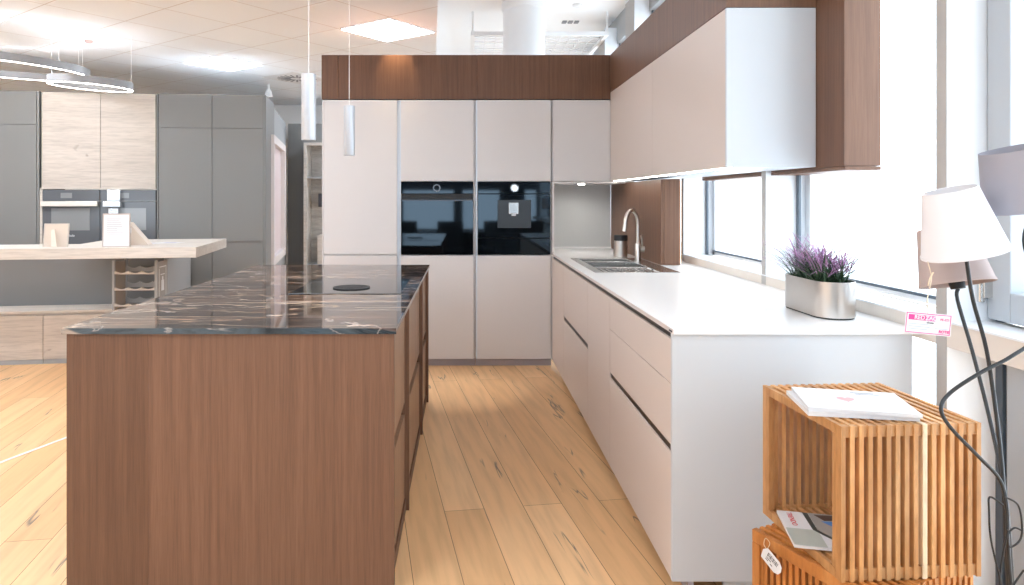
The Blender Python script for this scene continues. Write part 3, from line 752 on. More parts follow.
# side wall block with framed opening
sd = Vector((-.181, .983, 0)); perp = Vector((.983, .181, 0))
SM = Matrix(((sd.x, perp.x, 0, R0.x), (sd.y, perp.y, 0, R0.y), (0, 0, 1, 0), (0, 0, 0, 1)))   # local x = along side, y = outwards
tag_o = MB(SM).box(.70,2.79,-.9,-.02,0,ZT).build('partition', 'grey_front', None)
struct(tag_o)
MB(SM).box(.62,2.79,-.02,-.003,0,ZT).build('cladding', 'grey_panel', tag_o)
t = thing('opening_frame', 'rose white framed niche in the side of grey cabinet block', 'frame', SM @ Vector((1.1,0,.62)), 0)
def sy(px):
    k = (px-CX)/F; return (k*R0.y-R0.x)/(sd.x-k*sd.y)
a, b = .36, 2.06
mb = MB(SM); fw = .09
mb.box(a,b,-.003,.055,2.10-fw,2.10).box(a,b,-.003,.055,.62,.62+fw).box(a,a+fw,-.003,.055,.62+fw,2.10-fw).box(b-.16,b,-.003,.055,.62+fw,2.10-fw)
mb.build('frame', 'pink_frame', t, bevel=.002)
MB(SM).box(a+fw,b-.16,-.003,.0,.62+fw,2.10-fw).build('recess_panel', plain('rose recess', (206,190,190), .6), t)
# far grey wall of cabinets + display unit
yy = 10.16
t = thing('tall_cabinet', 'dark grey far cabinet front seen left of oak display unit', 'cabinet', (-2.0,yy+.3,0))
B(-2.63,.3,yy+.02,yy+.6,0,2.49).build('carcass', 'grey_front', t)
B(-2.62,-2.02,yy,yy+.019,.05,2.49).build('door', 'grey_front', t, bevel=.001)
B(-2.017,-1.4,yy,yy+.019,.05,2.49).build('door', 'grey_front', t, bevel=.001)
t = thing('display_unit', 'oak framed display unit with grey board back beside pale cabinet', 'shelf', (-1.8,9.95,0))
s9 = F/9.8
x0 = (303.6-CX)/s9; x1 = x0+1.0; z1 = H+(CY-142.5)/s9
MB().box(x0,x0+.045,9.8,10.12,0,z1).box(x1-.045,x1,9.8,10.12,0,z1).box(x0+.045,x1-.045,9.8,10.12,z1-.04,z1).build('frame', 'oak_slab', t)
B(x0+.045,x1-.045,10.10,10.12,0,z1-.04).build('back_panel', 'stone_lit', t)
B(x0+.045,x1-.045,9.83,10.098,H+(CY-178.5)/s9,H+(CY-176.5)/s9).build('shelf', 'grey_panel', t)
B(x0+.045,x1-.045,9.83,10.098,.40,.44).build('shelf', 'grey_panel', t)
xx = (318-CX)/s9
B(x0+.19,x0+.27,9.83,10.08,.44,H+(CY-235.5)/s9).build('drawer_box', 'oak_slab', t)
MB().box(x0+.19,x0+.24,9.9,10.099,H+(CY-207)/s9,H+(CY-193.5)/s9).build('wall_hook', 'ink', t)

# bench slab with pale oak, base and low cabinets
TB = math.radians(8)
BM = Matrix.Translation((-2.10,5.35,0)) @ Matrix.Rotation(TB, 4, 'Z')
slab = MB(BM).prism([(0,0),(0,1.15),(-1.05,1.15),(-1.05,.52),(-2.2,.52),(-2.2,0)], .918, 1.0)
tag(slab.build('breakfast_bar', 'oak_slab', frame=Matrix.Translation((-2.6,5.6,.918)) @ Matrix.Rotation(TB,4,'Z'), bevel=.002), 'thick hazed oak breakfast bar top cantilevered over grey base', 'bar top')
# base block
ub = Vector((math.cos(TB), math.sin(TB), 0))
GM = Matrix.Translation((-2.70,6.14,0)) @ Matrix.Rotation(TB, 4, 'Z')
t = thing('bar_base', 'dark grey base block carrying the pale bar top', 'base', GM @ Vector((-1,.4,0)), TB)
MB(GM).box(-2.6,0,0,.30,0,.917).build('front_panel', plain('dark grey bar front', (120,122,124), .5), t)
MB(GM).box(-.30,0,.3001,.92,0,.917).build('return_panel', 'grey_panel', t)
MB(GM).box(.0002,.004,0,.92,0,.917).build('lit_side_face', 'grey_panel', t)  # bar front's grey lightened, light on this end put into the colour
# low oak units
LM = Matrix.Translation((-3.84,5.66,0)) @ Matrix.Rotation(TB, 4, 'Z')
def lowx(px):
    k = (px-CX)/F; return (k*5.66+3.84)/(ub.x-k*ub.y)
top = MB(LM).box(-.8,lowx(125)+.35,-.01,.312,.425,.445).build('low_worktop', 'oak_slab', frame=LM)
tag(top, 'low pale shelf top in front of the dark grey bar base', 'worktop')
joints = [lowx(-60), lowx(43), lowx(43)+.60, lowx(43)+1.20]
labs = ['low pale oak drawer unit at the left edge of the photo','low pale oak drawer unit half hidden by the island front corner','low pale oak drawer unit fully behind the island']
for i in range(2):
    a, b = joints[i]+.002, joints[i+1]-.002
    t = thing('low_cabinet', labs[i], 'cabinet', LM @ Vector(((a+b)/2,.17,0)), TB, 'low oak units')
    MB(LM).box(a,b,.02,.305,.04,.424).build('carcass', 'oak_hazed', t)
    MB(LM).box(a,b,0,.019,.04,.405).build('drawer_front', 'oak_hazed', t, bevel=.001)
    MB(LM).box(a,b,.01,.03,0,.038).build('plinth', 'grey_panel', t)

# wine rack
WM = Matrix.Translation((-2.765,5.73,.4455)) @ Matrix.Rotation(math.radians(2), 4, 'Z')
t = thing('wine_rack', 'small wooden wine rack with scalloped shelves under the bar top', 'wine rack', (-2.765,5.73,.4455), math.radians(2))
w, d, h = .185, .24, .40
for sx in (-1, 1):
    for y in (.0, d-.02):
        MB(WM).box(sx*w-(.02 if sx > 0 else 0), sx*w+(.02 if sx < 0 else 0), y, y+.02, 0, h+.015).build('post', 'grey_panel', t)
MB(WM).box(w-.012,w-.002,.021,d-.021,.0,h).build('side_board', plain('grey rack side', (150,146,142), .6), t)
MB(WM).box(-w+.002,-w+.012,.021,d-.021,.0,h).build('side_board', plain('brown rack side', (160,146,132), .6), t)
for z in (.03, .165, .30):
    for y, hh in ((.0, .028), (d-.02, .05)):
        mb = MB(WM); n = 36; pts_t = []; pts_b = []
        for q in range(n+1):
            x = -w+.02+(2*w-.04)*q/n
            sc = abs(math.sin(3*PI*q/n))
            pts_t.append((x, z+hh-.018*sc)); pts_b.append((x, z))
        vs = [(x,y+.002,zz) for x,zz in pts_b+pts_t]+[(x,y+.018,zz) for x,zz in pts_b+pts_t]
        m_ = n+1; fs = []
        for q in range(n):
            fs += [(q,q+1,m_+q+1,m_+q),(2*m_+q+1,2*m_+q,3*m_+q,3*m_+q+1),(m_+q,m_+q+1,3*m_+q+1,3*m_+q),(q+1,q,2*m_+q,2*m_+q+1)]
        mb.add(vs, fs).build('scalloped_rail', 'oak_slab' if y < .1 else 'grey_panel', t)
mb = MB(WM)   # emblem on the side board: arch and hand-like glyph
z0 = .28
mb.box(w-.0018,w-.0008,.05,.056,.06,.34).box(w-.0018,w-.0008,.19,.196,.06,.36).box(w-.0018,w-.0008,.056,.19,.35,.357)
mb.box(w-.0018,w-.0008,.095,.150,.15,.24).box(w-.0018,w-.0008,.11,.135,.24,.27).box(w-.0018,w-.0008,.08,.165,.285,.292)
mb.build('side_emblem', 'paper', t)

# items on the bar: picture frame (back), framed notice, triangular stand, flyers
def on_bar(px, py):
    s = (py-CY)/(H-1.0); return Vector(((px-CX)/s, F/s, 1.0))
ytest = 5.42
p = P(55, 246, 5.38); p.z = 1.0005
t = thing('picture_frame', 'small beige photo frame seen from behind on the pale bar', 'photo frame', p, .05)
fm = Matrix.Translation(p) @ Matrix.Rotation(.05, 4, 'Z') @ Matrix.Rotation(math.radians(-8), 4, 'X')
MB(fm).box(-.088,.088,.0,.012,.0,.178).build('backing', 'card_back', t, bevel=.001)
mb = MB(fm)
for a in ((-.094,-.088,-.002,.014,0,.184),(.088,.094,-.002,.014,0,.184),(-.088,.088,-.002,.014,.178,.184)): mb.box(*a)
mb.build('frame', 'oak_slab', t)
mb = MB(Matrix.Translation(p)); mb.add([(-.03,-.002,.13),(.0,-.002,.14),(.062,-.09,.001),(.022,-.09,.001),(-.03,.003,.13),(.0,.003,.14),(.062,-.084,.001),(.022,-.084,.001)],[(0,3,2,1),(4,5,6,7),(0,1,5,4),(1,2,6,5),(2,3,7,6),(3,0,4,7)])
mb.build('easel_back', 'card_back', t)
p = P(116, 246.4, 5.38); p.z = 1.0005
t = thing('notice_frame', 'white printed notice in thin frame standing on the pale bar', 'notice', p, .02)
fm = Matrix.Translation(p) @ Matrix.Rotation(.02, 4, 'Z') @ Matrix.Rotation(math.radians(-10), 4, 'X') @ Matrix(((1,0,-.07,0),(0,1,0,0),(0,0,1,0),(0,0,0,1)))
MB(fm).box(-.104,.104,.004,.010,0,.262).build('backing', 'card_back', t)
MB(fm).box(-.099,.099,.002,.0038,.006,.256).build('sheet', 'paper', t)
mb = MB(fm)
for a in ((-.107,-.099,0,.012,0,.265),(.099,.107,0,.012,0,.265),(-.099,.099,0,.012,.256,.265),(-.099,.099,0,.012,0,.006)): mb.box(*a)
mb.build('frame', plain('taupe frame', (176,164,156), .5), t)
mb = MB(fm)
rd = random.Random(2)
for q in range(9): mb.box(-.075,-.075+rd.uniform(.08,.13),.001,.0019,.10+q*.015,.1025+q*.015)
mb.build('printed_text', 'ink_grey', t)
p = P(138, 244.5, 5.6); p.z = 1.0005
tri = MB(); v0 = [P(126.5,222.5,5.62), P(130,222.8,5.62), P(149.5,243.2,5.62), P(126.5,245.0,5.62)]
for q in v0: pass
zt3 = v0[0].z
tri.add([(v0[0].x,5.60,zt3),(v0[1].x,5.60,zt3),(v0[2].x,5.60,1.001),(v0[3].x,5.60,1.001),(v0[0].x,5.68,zt3),(v0[1].x,5.68,zt3),(v0[2].x,5.68,1.001),(v0[3].x,5.68,1.001)],[(0,3,2,1),(4,5,6,7),(0,1,5,4),(1,2,6,5),(2,3,7,6),(3,0,4,7)])
o = tri.build('brochure_stand', 'card_back', bevel=.001); tag(o, 'beige triangular stand behind the white notice on pale bar', 'stand')
B(v0[0].x+.02,v0[0].x+.05,5.598,5.5995,1.10,1.14).build('sticker', 'paper', o)
for i, (px, py, rz) in enumerate(((158, 243.2, .4), (170, 243.0, -.2))):
    s = (py-CY)/.38; q = Vector(((px-CX)/s, F/s, 1.0))
    fm = Matrix.Translation(q) @ Matrix.Rotation(rz, 4, 'Z')
    o = MB(fm).box(-.10,.10,-.07,.07,.0006+.002*i,.002+.002*i).build('flyer', 'paper', frame=fm)
    tag(o, ['white flyer lying flat beside the triangular stand', 'white flyer with violet print, rightmost on the pale bar'][i], 'flyer', 'flyers on the pale bar')
    MB(fm).box(-.05,.06,-.03,.03,.0021+.002*i,.0024+.002*i).build('print', plain('violet print', (170,165,190), .6), o)

# ring lamps
def ring(cx, cy, cz, r, hgt, tx_, ty_, label, cables):
    fm = Matrix.Translation((cx,cy,cz)) @ Matrix.Rotation(ty_, 4, 'Y') @ Matrix.Rotation(tx_, 4, 'X')
    t = thing('ring_lamp', label, 'pendant lamp', (cx,cy,cz), 0, 'ring pendants')
    MB(fm).lathe([(r-.018,.002),(r,.002),(r,hgt),(r-.002,hgt),(r-.002,.01),(r-.016,.01),(r-.016,hgt),(r-.018,hgt)], n=96, close=True).build('ring_body', 'ring_body', t, smooth=True)
    MB(fm).lathe([(r-.019,-.003),(r-.001,-.003),(r-.001,.0018),(r-.019,.0018)], n=96, close=True).build('led_strip', 'led', t)
    MB(fm).lathe([(r-.0155,hgt-.012),(r-.0025,hgt-.012),(r-.0025,hgt-.006),(r-.0155,hgt-.006)], n=96, close=True).build('uplight_strip', 'led_up', t)
    for a in cables:
        q = fm @ Vector(((r-.009)*math.cos(a), (r-.009)*math.sin(a), hgt))
        MB().tube([q, (q.x,q.y,CZ-.001)], .0016, 6).build('cable', 'white_plastic', t)
ring(-3.44, 6.3, 2.405, .35, .07, math.radians(2), math.radians(3.4), 'smaller grey ring pendant with lit rim above the oak doors', (.2, 2.4, 4.1))
ring(-4.22, 6.12, 2.54, .765, .07, math.radians(1.8), math.radians(3), 'larger grey ring pendant cut by the left photo edge', (-.3, .9, 2.6, 4.2))

# ================================================================== CRATES
def crate(w, d, h, name, label, mat, loc, rz):
    """open on the local -x side; slats wrap round top, front, bottom and back"""
    FMc = Matrix.Translation(loc) @ Matrix.Rotation(rz, 4, 'Z')
    t = thing(name, label, 'crate', loc, rz, 'slatted wooden crates')
    n = 16; sw = .0125; pitch = (w-sw)/(n-1); tk = .025
    f_ = MB(FMc); b_ = MB(FMc); tp = MB(FMc); bt = MB(FMc); pale = MB(FMc)
    for i in range(n):
        x = i*pitch
        e = .006 if i in (0, n-1) else 0
        (f_ if not (i == 9 and mat == 'teak') else pale).box(x,x+sw,0,tk,0,h); b_.box(x,x+sw,d-tk,d,0,h)
        tp.box(x,x+sw,tk+.0005,d-tk-.0005,h-tk,h); bt.box(x,x+sw,tk+.0005,d-tk-.0005,0,tk)
    f_.build('front_slats', mat, t, bevel=.001); b_.build('back_slats', mat, t, bevel=.001)
    if pale.v: pale.build('pale_slat', 'teak_pale', t, bevel=.001)
    tp.build('top_slats', mat, t, bevel=.001); bt.build('bottom_slats', mat, t, bevel=.001)
    # rails behind the slats
    for (y, z) in ((.004, h-.031), (.004, .002), (d-.024, h-.031), (d-.024, .002)):
        MB(FMc).box(.001,w-.001,y,y+.02,z,z+.029).build('rail', mat, t, bevel=.001)
    # end frame at the open side
    for y in (tk+.0005, d-tk-.0125):
        MB(FMc).box(.0,.018,y-.0,y+.012,tk+.0005,h-tk-.0005).build('end_post', mat, t, bevel=.001)
    # closed far side
    mb = MB(FMc); k = 13
    for i in range(k):
        y = tk+.046+i*(d-2*tk-.10)/(k-1); mb.box(w-.013,w-.002,y-.0065,y+.0065,tk+.001,h-tk-.001)
    mb.build('side_slats', mat, t, bevel=.001)
    return t
r1 = math.atan2(.029, .379)
crate(.381, .392, .399, 'slatted_crate', 'upper slatted wooden crate with white brochures on top', 'teak', Vector((.959,1.747,.3995)), r1)
r2 = math.atan2(.394, .919)
crate(.375, .39, .398, 'slatted_crate', 'lower turned orange wooden crate carrying the upper crate', 'teak_dark', Vector((1.012,1.68,.001)), r2)
# slatted left face of the lower crate
C2 = Matrix.Translation((1.012,1.68,.001)) @ Matrix.Rotation(r2, 4, 'Z')
low = [o for o in bpy.data.objects if o.name.startswith('slatted_crate')][-1]
mb = MB(C2)
for i in range(15):
    y = .045+i*.0215; mb.box(.002,.0125,y-.006,y+.006,.013,.37)
mb.build('side_slats', 'teak_dark', low, bevel=.001)
MB(C2).box(-.006,-.0005,.0,.39,.362,.398).build('top_rail', 'teak_dark', low, bevel=.002)
MB(C2).box(-.006,-.0005,.362,.39,.0,.3615).build('corner_post', 'teak_dark', low, bevel=.002)

# hang tag on the lower crate
q = P(771, 557, 2.0)
pa = C2 @ Vector((-.024,.30,.0)); 
tm = Matrix.Translation((pa.x, pa.y, .350)) @ Matrix.Rotation(r2-PI/2, 4, 'Z') @ Matrix.Rotation(math.radians(28), 4, 'Y')
t = thing('price_tag', 'small white barcode tag tied to the lower crate', 'tag', (pa.x,pa.y,.350), 0)
mb = MB(tm)
pol = [(-.032,-.022),(.020,-.022),(.032,-.014),(.036,0),(.032,.014),(.020,.022),(-.026,.020),(-.036,.004)]
mb.add([(x,-.001,z) for x,z in pol]+[(x,0,z) for x,z in pol], [tuple(range(8)), tuple(range(15,7,-1))]+[(i,i+8,(i+1)%8+8,(i+1)%8) for i in range(8)])
mb.build('card', 'paper', t)
mb = MB(tm)
for i in range(12): mb.box(-.018+i*.0033,-.018+i*.0033+(.0012 if i%3 else .002),-.0016,-.0011,.000,.013)
mb.box(-.018,.0,-.0016,-.0011,-.006,-.004).box(-.018,-.008,-.0016,-.0011,-.012,-.010).box(.0,.008,-.0016,-.0011,-.013,-.011).build('barcode', 'ink', t)
w0 = tm @ Vector((-.028,-.002,.016)); w1 = C2 @ Vector((-.010,.335,.395))
mid = (w0+w1)/2
MB().tube([w0, mid+Vector((-.008,-.004,0)), w1, mid+Vector((.008,-.006,.004)), w0+Vector((.003,0,0))], .0009, 6, 6).build('twine_loop', 'twine', t)

# brochures on top of the upper crate
zc1 = .3995+.399
def sheet_from(px, zt, thk, name, mat, frame_rot, label, cat, group=None):
    pass
A_ = P(809,408.3,1); 
def atz(px, py, z): s = (py-CY)/(H-z); return Vector(((px-CX)/s, F/s, z))
def slab4(mb, c, thk):
    lo = [Vector((p.x,p.y,p.z-thk)) for p in c]
    return mb.add(lo+list(c), [(3,2,1,0),(4,5,6,7),(0,1,5,4),(1,2,6,5),(2,3,7,6),(3,0,4,7)])
def rect(px_corner, z, ux_, L, W):
    a = atz(px_corner[0], px_corner[1], z); u = ux_.normalized(); v = Vector((-u.y,u.x,0))
    return [a, a+u*L, a+u*L+v*W, a+v*W]
ztop = zc1+.0215
FLc, FRc, BRc, BLc = atz(809,408,ztop), atz(924.3,415.8,ztop), atz(902.6,394.4,ztop), atz(800.3,386.2,ztop)
u = (FRc-FLc).normalized(); v = Vector((-u.y,u.x,0))
FLc = FLc+v*.008
c_top = [FLc, FLc+u*.272, FLc+u*.272+v*.205, FLc+v*.205]
low_c = [p+Vector((.004,.004,-.0095)) for p in c_top]
rot = Matrix.Rotation(math.radians(4), 4, 'Z')
cen = sum((p for p in low_c), Vector())/4
low_c = [cen+rot @ (p-cen)+Vector((-.012,.0,0)) for p in low_c]
o = slab4(MB(), low_c, .0118).build('brochure', 'paper'); tag(o, 'white brochure pile underneath, on the upper crate', 'brochure', 'brochures on the upper crate')
o = slab4(MB(), c_top, .0088).build('brochure', 'paper'); tag(o, 'white brochure with pale red motif, topmost on the upper crate', 'brochure', 'brochures on the upper crate')
cen = FLc+u*.120+v*.105
fm = Matrix.Translation((cen.x,cen.y,ztop+.0003)) @ Matrix(((u.x,v.x,0,0),(u.y,v.y,0,0),(0,0,1,0),(0,0,0,1)))
heart = []
for i in range(28):
    a = 2*PI*i/28
    heart.append((.0019*16*math.sin(a)**3*.75, .0016*(13*math.cos(a)-5*math.cos(2*a)-2*math.cos(3*a)-math.cos(4*a))))
MB(fm).prism(heart, 0, .0003).build('motif', 'pale_red', o)
MB(fm).box(-.085,-.04,-.08,.09,0,.0002).build('cover_band', plain('faint grey print', (228,228,230), .6), o)
MB(fm).box(.03,.09,.07,.075,0,.0003).box(.04,.10,.058,.061,0,.0003).build('cover_text', 'ink_grey', o)

# magazine inside the upper crate
zm = .3995+.026
a = atz(776.8,510.4,zm+.012); b = atz(794.4,544.6,zm+.012)
v = (a-b).normalized(); u = Vector((v.y,-v.x,0))
cc = [b, b+u*.285, b+u*.285+v*.212, b+v*.212]
o = slab4(MB(), cc, .008).build('magazine', 'paper'); tag(o, 'glossy magazine lying inside the open side of the upper crate', 'magazine')
fm = Matrix.Translation((b.x,b.y,zm+.0122)) @ Matrix(((u.x,v.x,0,0),(u.y,v.y,0,0),(0,0,1,0),(0,0,0,1)))
MB(fm).box(.0,.085,.001,.10,0,.0003).build('cover_bottom', plain('grey green print', (176,182,174), .4), o)
MB(fm).prism([(.07,.21),(.085,.21),(.085,.10),(.16,.001),(.145,.001),(.072,.10)], .0003, .0006).build('cover_band', plain('dark grey print', (70,74,72), .4), o)
MB(fm).prism([(.086,.21),(.284,.21),(.284,.001),(.161,.001),(.086,.10)], 0, .0003).build('cover_photo', 'print_paper', o)
mb = MB(fm)
mb.prism([(.11,.16),(.20,.17),(.25,.15),(.24,.12),(.15,.11)], .0003, .0006); mb.build('blue_figure', 'blue', o)
MB(fm).prism([(.14,.10),(.22,.11),(.24,.07),(.17,.05)], .0003, .0006).build('warm_figure', plain('warm print', (204,160,130), .5), o)
dk = plain('dark brown print', (78,60,54), .5)
for pg in ([(.10,.20),(.17,.205),(.16,.175),(.12,.165)], [(.16,.045),(.27,.06),(.28,.01),(.20,.005)], [(.20,.20),(.27,.20),(.27,.175),(.21,.18)]):
    MB(fm).prism(pg, .0003, .0006).build('dark_figure', dk, o)
lettering('TRENDO', .021, fm @ Matrix.Translation((.030,.160,.0004)) @ Matrix.Rotation(-PI/2, 4, 'Z'), 'red', o)

# ================================================================== FLOOR LAMP
t = thing('floor_lamp', 'black floor lamp with white, taupe and grey fabric shades', 'floor lamp', (1.27,1.60,0))
MB().lathe([(.0,.0),(.125,.0),(.13,.004),(.13,.012),(.02,.02),(.0,.02)], (1.29,1.57,.001), 40).build('base', 'black_metal', t, smooth=True)
def shade(c, axis, rb, rt, h, mat, name):
    ax = Vector(axis).normalized(); q = Vector((0,0,1)).rotation_difference(ax).to_matrix().to_4x4()
    m = Matrix.Translation(c) @ q
    o = MB(m).lathe([(rb,0),(rt,h),(rt-.0025,h),(rb-.0025,0)], n=64, close=True).build(name, mat, t, smooth=True)
    MB(m).lathe([(rb+.0006,-.001),(rb+.0005,.005),(rb-.003,.005),(rb-.003,-.001)], n=64, close=True).build('lower_trim', mat, o, smooth=True)
    ft = MB(m)
    for k_ in range(3):
        a = k_*2*PI/3; ft.tube([(0,0,.03),((rb*.93)*math.cos(a),(rb*.93)*math.sin(a),.012)], .0015, 6)
    ft.build('fitter', 'white_plastic', o)
    MB(m).lathe([(.0,-.012),(.016,-.012),(.018,.0),(.014,.04),(.0,.04)], n=20).build('socket', 'black_soft', o, smooth=True)
    return m @ Vector((0,0,-.012))
a1 = shade(P(965,253,1.6), (-.24,.0,.97), .088, .056, .152, 'shade_white', 'lamp_shade')
a2 = shade(P(957,284,1.74), (-.07,.26,.96), .083, .058, .145, 'shade_taupe', 'lamp_shade')
a3 = shade(P(1033,206,1.62), (-.22,-.02,.96), .098, .082, .142, 'shade_grey', 'lamp_shade')
bx, by = 1.285, 1.575
MB().tube([a1, P(973,300,1.60), P(986.5,350,1.60), P(997,420,1.59), P(1003,480,1.58), P(1007,560,1.575), (bx-.012,by,.018)], .0043, 10, 5).build('arm', 'black_metal', t, smooth=True)
MB().tube([a2, P(957.5,300,1.735), P(972,350,1.71), P(990,420,1.66), P(1003,485,1.60), P(1011,560,1.59), (bx+.008,by+.012,.018)], .0043, 10, 5).build('arm', 'black_metal', t, smooth=True)
MB().tube([a3, P(1024,240,1.62), P(1036,290,1.6), P(1036,335,1.57), P(1012,356,1.55), P(980,373,1.55), P(950,393,1.56), P(941,409,1.56), P(951,428,1.56), P(978,456,1.56), P(1000,480,1.57), P(1007,510,1.565), P(1009,560,1.565), (bx,by-.012,.018)], .0042, 10, 6).build('arm', 'black_metal', t, smooth=True)
c = t
for pts in ([(1003,505),(990,497),(989,510),(991,540),(1000,578),(1005,600)], [(1005,497),(1018,505),(1022,525),(1020,540),(1010,547),(1008,535),(1014,528),(1021,530)],
            [(1008,530),(1002,560),(1000,585),(1006,610)], [(1024,570),(1012,588),(1005,610)]):
    MB().tube([P(x, y, 1.555) for x, y in pts], .0021, 8, 6).build('cord', 'black_soft', c, smooth=True)

# shop tag on the white shade
tl, tr, br_, bl_ = P(905.2,311.2,1.50), P(951.5,315.6,1.50), P(950.2,338.2,1.50), P(904,332.4,1.50)
u = (tr-tl).normalized(); w_ = (tl-bl_); w_ = (w_-u*w_.dot(u)).normalized(); n_ = w_.cross(u).normalized()
W_, H_ = (tr-tl).length, .0475
m_ = Matrix(((u.x,w_.x,-n_.x,bl_.x),(u.y,w_.y,-n_.y,bl_.y),(u.z,w_.z,-n_.z,bl_.z),(0,0,0,1)))
if (m_.to_3x3() @ Vector((0,0,1))).y > 0:
    m_ = m_ @ Matrix.Scale(-1, 4, (0,0,1))
t = thing('shop_tag', 'white shop tag with magenta border hanging from the white lampshade', 'tag', ((tl+br_)/2), 0)
MB(m_).box(0,W_,0,H_,-.0006,0).build('card', 'paper', t)
mb = MB(m_); e = .0015
for a in ((.002,W_-.002,.002,.002+e),(.002,W_-.002,H_-.002-e,H_-.002),(.002,.002+e,.0035,H_-.0035),(W_-.002-e,W_-.002,.0035,H_-.0035)): mb.box(a[0],a[1],a[2],a[3],.0001,.0003)
mb.build('border', 'pink', t)
MB(m_).box(.007,.046,.030,.0415,.0001,.0003).build('logo_field', 'pink', t)
MB(m_).box(.047,.066,.030,.0415,.0001,.0003).build('logo_field', plain('light magenta', (238,110,170), .6), t)
LT = lambda x, y: m_ @ Matrix.Translation((x, y, .0004))
lettering('RED', .0125, LT(.031,.0357), 'paper', t, bold=.0003)
lettering('ZAC', .0125, LT(.0565,.0357), 'paper', t, bold=.0003)
lettering('eleven', .0062, LT(.055,.0262), 'ink', t)
lettering('PE-ED', .0075, LT(.086,.035), 'pink', t)
lettering('ROTIE', .0085, LT(.087,.0085), 'pink', t, bold=.0003)
mb = MB(m_)
for q, (a, b) in enumerate(((.008,.060),(.008,.055),(.012,.050))): mb.box(a,b,.021-q*.0055,.0218-q*.0055,.0001,.0003)
mb.box(.066,.095,.0145,.0152,.0001,.0003).build('small_print', plain('blue grey print', (150,170,190), .6), t)
top = m_ @ Vector((W_*.47,H_-.001,.0)); anc = P(965,253,1.6)+Vector((-.0868,0,-.0205))
MB().tube([top, top+Vector((-.001,0,.03)), (top+anc)/2+Vector((.008,0,.02)), anc], .0011, 6, 5).build('twine', 'twine', t)
MB().tube([top+Vector((.001,0,.06)), top+Vector((.004,0,.075)), top+Vector((.012,0,.09)), top+Vector((.006,0,.08))], .0016, 6, 4).build('twine_knot', 'twine', t)

# ================================================================== FURNITURE MIRRORED IN THE OVEN GLASS
def chair(loc, rz, label):
    fm = Matrix.Translation(loc) @ Matrix.Rotation(rz, 4, 'Z')
    t = thing('office_chair', label, 'chair', loc, rz, 'dark chairs mirrored in the appliances')
    MB(fm).box(-.24,.24,-.24,.24,.43,.50).build('seat', 'black_soft', t, bevel=.02)
    MB(fm).box(-.23,.23,.20,.26,.52,.98).build('backrest', 'black_soft', t, bevel=.02)
    MB(fm).box(-.02,.02,.255,.275,.40,.75).build('back_bracket', 'black_metal', t)
    for sx in (-1, 1):
        for sy_ in (-1, 1): MB(fm).tube([(sx*.2,sy_*.2,.428),(sx*.23,sy_*.23,.002)], .012, 8).build('leg', 'black_metal', t)
    return t
chair(Vector((-.95,-1.25,0)), .5, 'dark chair mirrored leftmost in the left oven glass')
chair(Vector((-.28,-1.1,0)), -.1, 'dark chair mirrored in the middle of the left oven glass')
chair(Vector((.40,-1.3,0)), -.6, 'dark chair mirrored at left of the coffee machine glass')
chair(Vector((1.25,-1.4,0)), .2, 'dark chair mirrored at right of the coffee machine glass')
t = thing('desk', 'dark desk mirrored low in the left oven glass', 'desk', (-.6,-2.1,0))
B(-1.6,.5,-2.5,-1.7,.72,.75).build('desk_top', 'black_soft', t, bevel=.003)
B(-1.55,.45,-2.4,-2.38,.05,.719).build('modesty_panel', 'bronze', t)
for x in (-1.57,.44): B(x,x+.03,-2.45,-1.75,0,.719).build('side_panel', 'bronze', t)

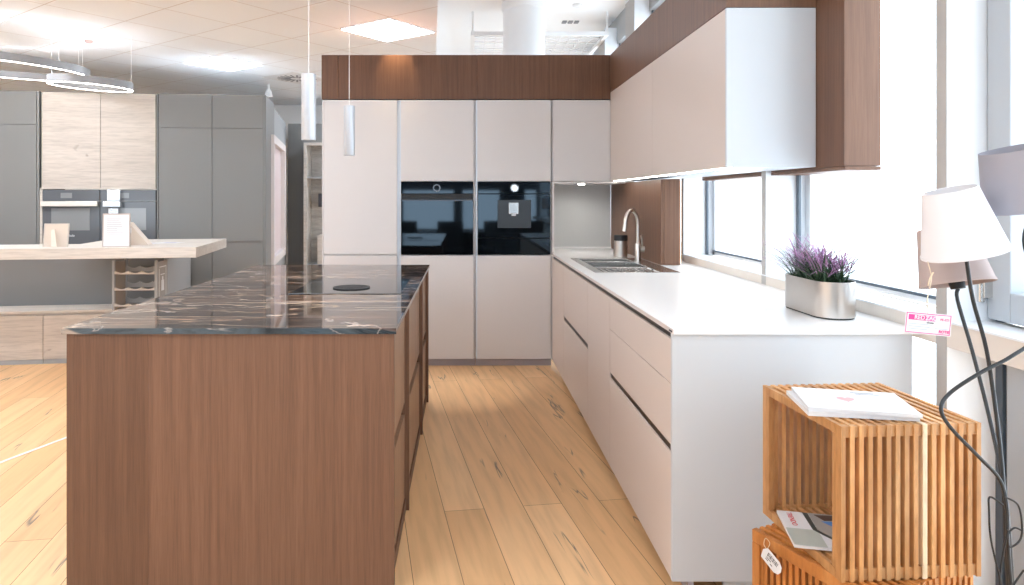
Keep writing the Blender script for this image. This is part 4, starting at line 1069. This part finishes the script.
# ================================================================== LIGHT
def area(name, loc, size, power, color, rot=(0,0,0), size_y=None):
    l = bpy.data.lights.new(name, 'AREA'); l.energy = power; l.color = color; l.size = size
    if size_y: l.shape = 'RECTANGLE'; l.size_y = size_y
    o = bpy.data.objects.new(name, l); COL.objects.link(o); o.location = loc; o.rotation_euler = rot
    return o
def spot(name, loc, target, power, color, angle, blend=.6, r=.03):
    l = bpy.data.lights.new(name, 'SPOT'); l.energy = power; l.color = color; l.spot_size = math.radians(angle); l.spot_blend = blend; l.shadow_soft_size = r
    o = bpy.data.objects.new(name, l); COL.objects.link(o); o.location = loc
    o.rotation_euler = (Vector(target)-Vector(loc)).to_track_quat('-Z', 'Y').to_euler(); return o
# sky portals in the window bays (they emit nothing themselves, they only guide the sky's light)
for i in range(len(edges)-1):
    y0, y1 = edges[i], edges[i+1]
    o = area('daylight_portal', (XG+.16, (y0+y1)/2, 1.56), 3.1, 1, (1,1,1), (0, PI/2, 0), y1-y0)
    o.data.cycles.is_portal = True
o = area('daylight_portal', (-2.45, -3.72, 1.86), 10, 1, (1,1,1), (PI/2, 0, 0), 2.3)
o.data.cycles.is_portal = True
spot('bulkhead_spot', (-.56, 5.50, 2.74), (-.56, 5.63, 2.50), 9, (1,.78,.5), 62)
spot('niche_spot', (fx(583.5), YF+.10, fz(185)), (fx(583.5), YF+.3, 1.0), 4, (1,.97,.92), 130)
spot('aisle_spot', (.0, 4.9, 2.8), (-.02, 4.9, 0), 50, (1,.93,.88), 22, .8)
for x, y, z in ((-.655,2.87,1.62),(-.632,3.74,1.61)):
    spot('pendant_beam', (x,y,z-.005), (x,y,0), 4, (1,.9,.75), 60)
w = bpy.data.worlds.new('sky'); scn.world = w; w.use_nodes = True
bg = w.node_tree.nodes['Background']; bg.inputs['Color'].default_value = (.83,.915,1,1); bg.inputs['Strength'].default_value = 2.9

# ================================================================== CAMERA
cam = bpy.data.cameras.new('camera'); co = bpy.data.objects.new('camera', cam); COL.objects.link(co)
co.location = (0, 0, H); co.rotation_euler = (PI/2, 0, 0)
cam.sensor_width = 36; cam.lens = 36*F/1024; cam.shift_x = (512-CX)/1024; cam.shift_y = -(292.5-CY)/1024
cam.clip_start = .05
scn.camera = co
scn.view_settings.view_transform = 'Standard'; scn.view_settings.look = 'None'
scn.view_settings.exposure = .85; scn.view_settings.gamma = 1
scn.view_settings.use_curve_mapping = False
scn.cycles.max_bounces = 10; scn.cycles.diffuse_bounces = 5; scn.cycles.glossy_bounces = 4
